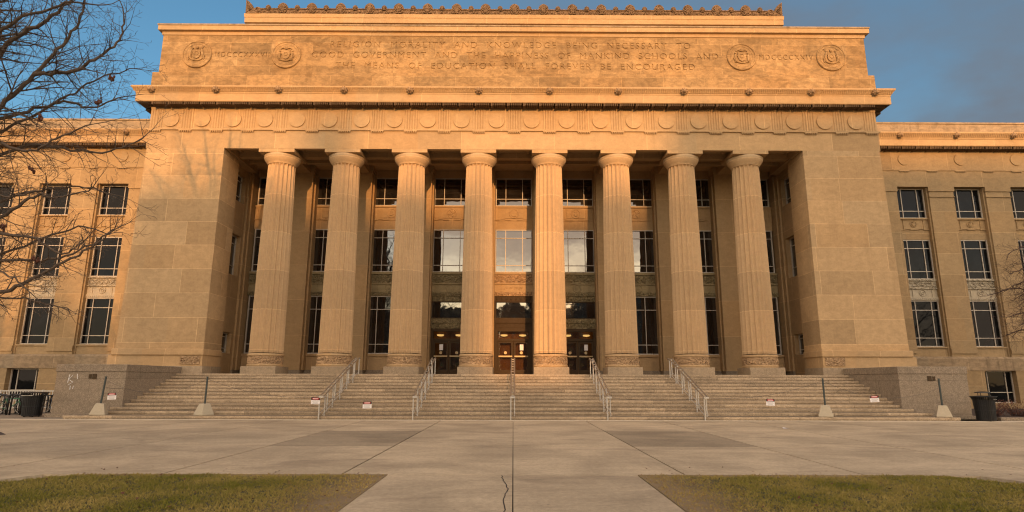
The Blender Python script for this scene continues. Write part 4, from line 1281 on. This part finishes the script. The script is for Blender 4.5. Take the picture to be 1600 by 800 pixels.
# ------------------------------------------------------------------ lawns
def in_left(x, y):
    # rounded far corner on the outer side
    if not (y < 11.86 and y > 2.0): return False
    if x > -2.34 or x < -12.4: return False
    return x > -8.55 - (11.8 - y) * .0 - max(0, 1 - 0) * 0 and True if y < 10.6 and x > -8.75 - (10.8 - y) * .42 else (x > -8.75 and y < 11.8 - max(0, (-7.9 - x)) * 1.25)
def lawn(s, label):
    me = bpy.data.meshes.new('grass')
    rr = random.Random(5 + s)
    vs = []; fs = []; tones = []
    def bare(x, y):
        d = min(abs(x) - 2.4, 11.8 - y)
        near_path = max(0, 1 - (abs(x) - 2.4) / 1.5); near_edge = max(0, 1 - (11.8 - y) / .35)
        return max(near_path * .9, near_edge * .75)
    import mathutils
    n = 0
    while n < 78000:
        # denser towards the far edge is not needed; uniform over the visible lawn
        x = rr.uniform(2.33, 12.4); y = rr.uniform(6.2, 11.85)
        if not in_left(-x, y): continue
        pn = mathutils.noise.noise(Vector((x * .9, y * .9, s * 7)))
        bb = bare(x + .8 * pn, y + .15 * pn)
        n += 1
        if rr.random() < bb * .62 + .12 * pn: continue
        h_ = rr.uniform(.02, .055) * (1 - .35 * bb) * (1 + .9 * mathutils.noise.noise(Vector((x * 5, y * 5, 3)))); a = rr.uniform(0, 6.28); w_ = rr.uniform(.003, .007)
        lx, ly = rr.uniform(-.03, .03), rr.uniform(-.03, .03)
        b = len(vs); X_ = s * x
        vs += [(X_ - w_ * math.cos(a), y - w_ * math.sin(a), -.02), (X_ + w_ * math.cos(a), y + w_ * math.sin(a), -.02), (X_ + lx + w_ * .6 * math.cos(a), y + ly + w_ * .6 * math.sin(a), h_ * .7), (X_ + lx * 1.8, y + ly * 1.8, h_)]
        fs += [(b, b + 1, b + 2), (b, b + 2, b + 3)]
        dry = min(1, max(0, .38 + .6 * pn + rr.uniform(-.3, .3) + bb * .6))
        tones += [(dry, rr.random() * .8 + bb * .5, 0, 1)] * 2
    me.from_pydata(vs, [], fs); me.update()
    at = me.attributes.new('tone', 'FLOAT_COLOR', 'FACE')
    for i, c_ in enumerate(tones): at.data[i].color = c_
    me.materials.append(M['grass'])
    o = bpy.data.objects.new('grass', me); col.objects.link(o)
    tag(o, label, 'grass', kind='stuff')
lawn(-1, 'patchy green winter grass left of the centre walk'); lawn(1, 'patchy green winter grass right of the centre walk')
t = NT('lawn_soil'); pos = t.geo.outputs['Position']
nn = t.noise(pos, 1.2, 5, .6); n2 = t.noise(pos, 45, 4, .75)
c = t.mix(t.rng(nn, .35, .65), (.055, .055, .014), (.10, .075, .03)); c = t.mix(t.rng(n2, .35, .7), t.mix(1.0, c, gray(.5), 'MULTIPLY'), c)
c = t.mix(t.rng(n2, .62, .75, 0, .6), c, (.20, .13, .06))
px = t.math('ABSOLUTE', t.sepxyz(pos)[0])
edge = t.math('MAXIMUM', t.rng(t.math('ADD', px, t.math('MULTIPLY', nn, 1.6)), 4.6, 3.2), t.rng(t.math('ADD', t.sepxyz(pos)[1], t.math('MULTIPLY', nn, .5)), 11.75, 12.0))
c = t.mix(t.math('MULTIPLY', edge, .85), c, t.mix(n2, (.12, .08, .04), (.40, .28, .15)))
M['lawnsoil'] = t.out(c, .95, t.bump(n2, .8, .03))
for s in (-1, 1):
    pts = [(2.325, 2.0), (12.4, 2.0), (8.72, 10.75), (8.35, 11.25), (7.9, 11.6), (7.3, 11.845), (2.325, 11.845)]
    vs = [(s * x, y, .012) for x, y in pts] + [(s * x, y, -.13) for x, y in pts]
    n = len(pts); b = MB(); b.add(vs, [tuple(range(n))] + [(i, n + i, n + (i + 1) % n, (i + 1) % n) for i in range(n)])
    tag(fixn(b.build('lawn_ground', M['lawnsoil'])), kind='structure')
lf = MB(); rq = random.Random(77)
for i in range(170):
    s_ = rq.choice((-1, 1)); x = rq.uniform(2.4, 10.5); y = rq.uniform(8.2, 11.8) if rq.random() < .8 else rq.uniform(11.8, 13)
    if y < 11.8 and not in_left(-x, y): continue
    z = .045 if y < 11.8 else .006
    u = Vector((rq.uniform(-1, 1), rq.uniform(-1, 1), rq.uniform(-.2, .2))).normalized() * rq.uniform(.02, .035); v = Vector((-u.y, u.x, rq.uniform(-.01, .02))) * .6
    c_ = Vector((s_ * x, y, z)); lf.add([c_ - u, c_ + v - u * .2, c_ + u + Vector((0, 0, .012)), c_ - v], [(0, 1, 2, 3)])
tag(lf.build('fallen_leaves', M['leafdead']), 'scattered brown fallen leaves on the lawns', 'leaves', kind='stuff')
# small corner of soil at far left, bit of litter
b = MB(); b.add([(-17.2, 21.2, .008), (-16.2, 20.2, .008), (-16.6, 19.4, .008), (-19, 18.6, .008), (-21, 20.8, .008)], [(0, 1, 2, 3, 4)])
tag(b.build('tree_pit_soil', M['soil']), kind='structure')
b = MB(); b.add([(10.1, 23.4, .012), (10.32, 23.36, .03), (10.28, 23.55, .02), (10.12, 23.58, .05), (10.45, 23.5, .015)], [(0, 1, 2, 3), (1, 4, 2)])
tag(b.build('paper_scrap', M['white']), 'crumpled white paper scrap on the paving right of centre', 'litter')

# ------------------------------------------------------------------ trees
def grow(mb, rr, p, d, L, r, depth, maxd, droop=0., kink=.22, minr=.0036, dens=1.08, knots=None):
    n = max(3, int(L / .16) if depth < 2 else int(L / .11)); n = min(n, 12)
    pts = [p.copy()]; q = p.copy(); dd = d.normalized()
    for i in range(n):
        dd = (dd + Vector((rr.gauss(0, kink), rr.gauss(0, kink), rr.gauss(0, kink) + .05 - droop)) * .5).normalized()
        q = q + dd * L / n; pts.append(q.copy())
    rads = [max(minr, r * (1 - .8 * i / n)) for i in range(n + 1)]
    mb.tube(pts, rads, 5 if r > .02 else 3, caps=False)
    if depth >= maxd: return
    k = 0
    for i in range(1, n + 1):
        if rr.random() < dens * (.8 if i < n else 1):
            ax = (pts[i] - pts[i - 1]).normalized()
            side = ax.orthogonal(); side.rotate(Matrix.Rotation(rr.uniform(0, 6.28), 3, ax))
            ang = rr.uniform(.45, 1.0)
            nd = ax * math.cos(ang) + side * math.sin(ang)
            grow(mb, rr, pts[i], nd, L * rr.uniform(.38, .62) * (1 - .35 * i / n), max(minr, rads[i] * .6), depth + 1, maxd, droop, kink, minr, dens * .82)
def spline(pts, n):
    out = []
    for i in range(len(pts) - 1):
        p0 = pts[max(i - 1, 0)]; p1 = pts[i]; p2 = pts[i + 1]; p3 = pts[min(i + 2, len(pts) - 1)]
        for k in range(n):
            t_ = k / n
            out.append(.5 * ((2 * p1) + (-p0 + p2) * t_ + (2 * p0 - 5 * p1 + 4 * p2 - p3) * t_ ** 2 + (-p0 + 3 * p1 - 3 * p2 + p3) * t_ ** 3))
    out.append(pts[-1]); return out

def limb(mb, rr, pts, r0, r1, child=.8, L=1.9, maxd=3, droop=0., every=.14, start=.0, kink=.22):
    pts = spline([Vector(p) for p in pts], 6)
    n = len(pts)
    jit = [Vector((rr.gauss(0, .02), rr.gauss(0, .03), rr.gauss(0, .02))) for _ in pts]
    pts = [p + j if 0 < i < n - 1 else p for i, (p, j) in enumerate(zip(pts, jit))]
    rads = [r0 + (r1 - r0) * (i / (n - 1)) ** .8 for i in range(n)]
    mb.tube(pts, rads, 8, caps=False)
    acc = 0
    tot = sum((pts[i] - pts[i - 1]).length for i in range(1, n)); run = 0
    for i in range(1, n):
        seg = (pts[i] - pts[i - 1]).length; acc += seg; run += seg
        if run < start: acc = 0; continue
        while acc > every:
            acc -= every
            if rr.random() > child: continue
            ax = (pts[i] - pts[i - 1]).normalized(); side = ax.orthogonal(); side.rotate(Matrix.Rotation(rr.uniform(0, 6.28), 3, ax))
            ang = rr.uniform(.5, 1.05)
            grow(mb, rr, pts[i], ax * math.cos(ang) + side * math.sin(ang), L * rr.uniform(.45, 1.1) * (1 - .45 * run / tot), max(.012, rads[i] * .42), 1, maxd, droop, kink)
    grow(mb, rr, pts[-1], pts[-1] - pts[-2], L * .7, r1, 1, maxd, droop, kink)

rr = random.Random(11)
tree = empty('bare_tree', (-15.2, 14.2, 0), 0, 'large leafless tree reaching in from the left edge', 'tree')
def tb(m, n, mat, parent=tree, off=(15.2, -14.2, 0)):
    o = m.build(n, mat, parent, smooth=True); o.matrix_parent_inverse = Matrix.Translation(off); return o
m = MB()
trunk = spline([Vector(p) for p in ((-15.2, 14.2, -.1), (-15.15, 14.2, 1.2), (-15.0, 14.1, 2.6), (-14.9, 14.1, 4.4), (-15.0, 14.2, 6.2), (-15.2, 14.3, 8.5), (-15.1, 14.4, 11))], 5)
n = len(trunk)
m.tube(trunk, [.34 - .24 * (i / (n - 1)) + (.14 if i == 0 else .05 if i == 1 else 0) for i in range(n)], 12)
tb(m, 'trunk', M['bark'])
m = MB()
Y = 14.0
# upper limb sweeping up to the right
limb(m, rr, [(-15.0, 14.1, 5.6), (-13.9, Y, 7.2), (-12.75, Y, 8.31), (-11.95, Y - .1, 9.15), (-11.3, Y - .2, 9.9), (-10.9, Y - .3, 10.5), (-10.85, Y - .3, 11.3)], .085, .018, 1, 2.2)
limb(m, rr, [(-11.95, Y - .1, 9.15), (-11.2, Y + .1, 9.35), (-10.75, Y + .2, 9.75), (-10.3, Y + .3, 10.25), (-10.2, Y + .3, 10.9)], .055, .02, .95, 1.6)
limb(m, rr, [(-13.3, Y, 7.8), (-12.4, Y + .4, 8.4), (-11.6, Y + .6, 8.75), (-11.0, Y + .7, 8.65), (-10.3, Y + .8, 9.0)], .05, .015, .9, 1.3)
limb(m, rr, [(-15.0, 14.1, 7.2), (-14.0, Y + .6, 9.3), (-13.1, Y + .4, 10.4), (-12.2, Y + .3, 10.9), (-11.5, Y + .2, 11.6)], .085, .03, .9, 1.8)
limb(m, rr, [(-15.1, 14.2, 6.9), (-14.0, Y - .6, 8.6), (-12.9, Y - .5, 9.8), (-12.0, Y - .6, 10.4), (-11.0, Y - .5, 10.9)], .07, .025, .9, 1.8)
limb(m, rr, [(-15.0, 14.1, 6.0), (-13.8, Y + .8, 7.1), (-12.6, Y + .9, 7.7), (-11.4, Y + 1.0, 7.55), (-10.6, Y + 1.1, 7.6), (-9.8, Y + 1.1, 8.0)], .06, .014, .9, 1.5)
limb(m, rr, [(-14.95, 14.1, 5.2), (-13.6, Y - .5, 6.6), (-12.3, Y - .6, 7.1), (-11.3, Y - .6, 6.95), (-10.7, Y - .6, 7.25), (-10.0, Y - .6, 7.6)], .06, .014, .9, 1.4)
# middle boughs crossing the upper windows
limb(m, rr, [(-14.9, 14.1, 4.4), (-13.6, Y + .3, 5.2), (-12.4, Y + .2, 5.55), (-11.7, Y + .2, 6.1), (-11.1, Y + .2, 6.05), (-10.3, Y + .2, 6.3)], .07, .014, .85, 1.2)
limb(m, rr, [(-14.9, 14.1, 4.1), (-13.4, Y - .3, 4.75), (-12.2, Y - .3, 5.0), (-11.2, Y - .3, 4.95), (-10.4, Y - .3, 4.55), (-9.9, Y - .3, 4.9)], .065, .013, .85, 1.1, droop=.02)
limb(m, rr, [(-14.9, 14.1, 3.6), (-13.5, Y + .6, 4.3), (-12.2, Y + .5, 4.55), (-11.1, Y + .5, 4.6), (-10.2, Y + .5, 5.1), (-9.8, Y + .5, 5.4)], .055, .012, .85, 1.0)
# the low bough below
limb(m, rr, [(-14.95, 14.1, 2.9), (-13.3, Y - .2, 3.2), (-12.0, Y - .2, 3.55), (-11.3, Y - .2, 3.85), (-10.5, Y - .2, 4.3), (-9.9, Y - .2, 4.7), (-9.35, Y - .2, 5.15)], .078, .014, .9, 1.05, droop=.01)
limb(m, rr, [(-12.4, Y - .2, 3.45), (-11.6, Y, 3.6), (-10.9, Y + .1, 3.45), (-10.3, Y + .1, 3.3)], .03, .01, .8, .8, droop=.12)
for pts in ([(-15.0, 14.1, 4.8), (-13.8, Y + .9, 5.9), (-12.6, Y + 1.2, 6.5), (-11.4, Y + 1.3, 6.7), (-10.6, Y + 1.3, 6.5)], [(-14.95, 14.1, 3.9), (-13.7, Y + 1.0, 4.5), (-12.4, Y + 1.3, 5.2), (-11.3, Y + 1.3, 5.6), (-10.4, Y + 1.2, 5.4)],
            [(-14.95, 14.1, 4.6), (-13.4, Y - .8, 5.6), (-12.2, Y - 1.0, 6.0), (-11.2, Y - 1.0, 5.7), (-10.5, Y - 1.0, 5.9)], [(-14.9, 14.1, 3.3), (-13.4, Y - .6, 3.9), (-12.2, Y - .8, 4.2), (-11.2, Y - .8, 4.0), (-10.6, Y - .8, 3.6)],
            [(-15.0, 14.1, 6.6), (-13.8, Y + 1.1, 8.0), (-12.4, Y + 1.4, 9.2), (-11.5, Y + 1.5, 9.9), (-10.6, Y + 1.5, 10.2)], [(-15.0, 14.1, 8.0), (-14.0, Y - .8, 9.6), (-12.9, Y - 1.0, 10.9), (-12.0, Y - 1.0, 11.6)]):
    limb(m, rr, pts, .05, .012, .95, 1.35)
# high boughs above the picture; their shadows fall on the left pylon
for (ex, ey, ez, z0_) in ((-13.4, 13.2, 16.2, 8.0), (-16.0, 14.6, 17.5, 8.5), (-18.3, 13.5, 16.0, 7.5), (-14.6, 15.4, 18.0, 9.2), (-19.6, 14.8, 13.2, 6.5), (-12.9, 14.8, 14.4, 8.8), (-17.2, 12.6, 14.6, 7.0), (-17.6, 14.9, 17.0, 9.5), (-19.0, 14.0, 14.6, 7.6), (-14.0, 14.0, 15.0, 9.0), (-18.0, 14.4, 18.6, 9.8), (-16.6, 13.6, 19.2, 10.0), (-15.2, 14.8, 19.4, 10.0), (-13.4, 14.2, 17.6, 9.6), (-19.4, 14.0, 16.6, 8.6), (-20.2, 14.6, 15.2, 7.8), (-12.6, 14.6, 16.0, 9.2)):
    limb(m, rr, [(-15.1, 14.2, z0_), (-15.1 + (ex + 15.1) * .35, 14.2 + (ey - 14.2) * .5, z0_ + (ez - z0_) * .45), (-15.1 + (ex + 15.1) * .75, ey, z0_ + (ez - z0_) * .8), (ex, ey, ez)], .19, .04, 1, 2.4, maxd=2, every=.3)
tb(m, 'crown', M['bark'])
m = MB()
for (x, y, z) in ((-10.5, 14.2, 8.6), (-11.6, 13.9, 8.0), (-11.65, 14, 6.7), (-12.1, 14, 5.25), (-11.2, 14, 4.5), (-10.2, 14.2, 9.2)):
    for k in range(9): m.blob((x + rr.uniform(-.06, .06), y + rr.uniform(-.06, .06), z + rr.uniform(-.08, .06)), .03, .03, .045, 5, 4)
tb(m, 'dead_leaf_cluster', M['leafdead'])

# leafless trees on the lawn behind the camera: they dapple the left pylon and show in the glass
def lawn_tree(seed, H):
    rr = random.Random(seed); root = empty('bare_tree', (0, 0, 0))
    m = MB(); tr_ = spline([Vector(p) for p in ((0, 0, -.1), (.1, 0, H * .15), (-.1, .1, H * .35), (.15, 0, H * .6), (0, .1, H * .85))], 4); n = len(tr_)
    m.tube(tr_, [.38 * (1 - .8 * i / n) for i in range(n)], 10); m.build('trunk', M['bark'], root, smooth=True)
    m = MB()
    for k in range(15):
        z = H * (.22 + .6 * k / 15); a = k * 2.4; sp = H * .36 * (1 - .45 * k / 15)
        c_, s_ = math.cos(a), math.sin(a)
        limb(m, rr, [(0, 0, z), (c_ * sp * .4, s_ * sp * .4, z + H * .12), (c_ * sp * .8, s_ * sp * .8, z + H * .2), (c_ * sp, s_ * sp, z + H * .30)], .13 - .005 * k, .02, .9, 2.6, maxd=2, every=.5, start=1.0)
    m.build('crown', M['bark'], root)
    return root
lt = lawn_tree(31, 19)
far = ((-19, -42, 1.1), (-14, -54, 1.2), (-27, -46, 1.2))
for i, (x, y, rz, lab) in enumerate(((-12.5, -17, 0, 'leafless tree behind the camera whose shadow dapples the left pylon'), (-20, -13, 2, 'leafless tree behind the camera to the far left'), (50, 2, 4, 'leafless tree on the lawn far to the right behind the camera'), (27, -14, 1, 'leafless tree behind the camera to the right'), (-28, -20, 3, 'leafless tree in the gap behind the camera at the left'), (-44, 0, 5, 'leafless tree on the lawn far to the left behind the camera'))):
    q = lt if i == 0 else copy_tree(lt)
    q.location = (x, y, 0); q.rotation_euler = (0, 0, rz); tag(q, lab, 'tree', 'leafless trees behind the camera')
for i, (x, y, sc) in enumerate(far):
    q = copy_tree(lt); q.location = (x, y, 0); q.rotation_euler = (0, 0, i * 1.3); q.scale = (sc, sc, sc)
    tag(q, 'tall leafless tree in front of the brick buildings behind the camera', 'tree', 'tall leafless trees by the brick buildings')

rt = empty('small_tree', (32.2, 33, 0), 0, 'small leafless tree with drooping reddish twigs at the right edge', 'tree')
OFF = (-32.2, -33, 0)
m = MB(); m.tube(spline([Vector(p) for p in ((32.2, 33, 0), (32.1, 33, 1.2), (32.3, 33, 2.6), (32.1, 33, 4.2), (32.3, 33, 6.2))], 4), [.17 - .006 * i for i in range(17)], 10); tb(m, 'trunk', M['bark'], rt, OFF)
m = MB(); rr = random.Random(4)
for (z, ex, ez, dy) in ((3.4, 27.3, 4.4, .6), (4.6, 26.8, 5.3, -.4), (5.0, 27.0, 6.7, .5), (4.2, 27.4, 6.2, -1.4), (3.2, 27.6, 3.9, -.9), (3.9, 27.0, 4.9, -1.0), (4.4, 27.2, 5.8, -1.2), (5.1, 26.9, 7.6, -.9), (5.5, 27.4, 8.9, -.6), (3.6, 28.7, 4.2, -.5), (4.2, 28.2, 5.2, .2), (4.6, 27.9, 6.2, -.3), (5.0, 27.9, 7.1, .4), (5.4, 28.3, 8.3, 0), (5.6, 29.0, 9.2, -.4), (4.5, 28.6, 5.6, -.8), (4.9, 28.6, 6.6, .9), (5.9, 30.5, 9.8, .3), (5.2, 30, 8, 1.2), (4.8, 35, 7, .2), (5.4, 34.5, 8.6, -.4), (4.0, 35.5, 5.5, .3)):
    limb(m, rr, [(32.2, 33, z), (32.2 + (ex - 32.2) * .4, 33 + dy * .5, z + (ez - z) * .75), (32.2 + (ex - 32.2) * .75, 33 + dy, ez + .2), (ex, 33 + dy, ez - .1)], .065, .02, 1, 1.6, maxd=3, droop=.10, every=.13, start=1.2, kink=.4)
tb(m, 'crown', M['twig'], rt, OFF)

# ------------------------------------------------------------------ buildings across the lawn behind the camera (they cast the shade)
def block(name, x0, x1, y0, y1, h, label, mat='brick', hip=0):
    root = empty(name, ((x0 + x1) / 2, y1, 0), 0, label, 'building', 'buildings across the lawn')
    inv = Matrix.Translation((-(x0 + x1) / 2, -y1, 0))
    m = MB(); m.box(x0, x1, y0, y1, 0, h); o = m.build('wall', M[mat], root); o.matrix_parent_inverse = inv
    if hip:
        m = MB(); cx = (x0 + x1) / 2; cy = (y0 + y1) / 2; e = .5
        m.add([(x0 - e, y0 - e, h), (x1 + e, y0 - e, h), (x1 + e, y1 + e, h), (x0 - e, y1 + e, h), (cx, cy - 2, h + hip), (cx, cy + 2, h + hip)], [(0, 1, 4), (1, 2, 5, 4), (2, 3, 5), (3, 0, 4, 5), (3, 2, 1, 0)])
        o = m.build('roof', M['roof'], root); o.matrix_parent_inverse = inv
    else:
        m = MB(); m.box(x0 - .3, x1 + .3, y0 - .3, y1 + .3, h + .002, h + .5); o = m.build('parapet', M['lime_plain'], root); o.matrix_parent_inverse = inv
    nx = max(1, int((x1 - x0) / 4)); 
    m = MB(); 
    for fz in range(int((h - 1) / 4)):
        for k in range(nx):
            cx = x0 + (k + .5) * (x1 - x0) / nx; z = 1.5 + fz * 4
            m.box(cx - .8, cx + .8, y1, y1 + .06, z, z + 2)
    if m.v: o = m.build('window_bank', M['glass'], root); o.matrix_parent_inverse = inv
DB = -250
block('brick_library', 40.4, 110, DB - 10, DB, 57.6, 'broad tall brick block far behind the camera at the right')
block('brick_annex', 33.8, 40.1, DB - 6, DB, 53.0, 'narrow brick block beside the broad tall block far behind the camera')
block('brick_college', 7.6, 28.5, DB - 8, DB, 53.0, 'wide brick block left of the gap far behind the camera')
block('roof_tower', 18.6, 21.0, DB - 12, DB - 8.5, 58.6, 'slim tower rising behind the wide brick block')
block('low_hall', 28.8, 33.5, DB - 7, DB - 1, 41.6, 'low brick link filling the gap far behind the camera')
block('hip_roofed_hall', -7.5, 7.4, DB - 9, DB, 39.0, 'brick hall with a steep dark hipped roof far behind the camera', hip=11)
block('low_gallery', -110, -7.8, DB - 8, DB - 1, 40.5, 'long low brick range far behind the camera at the left')
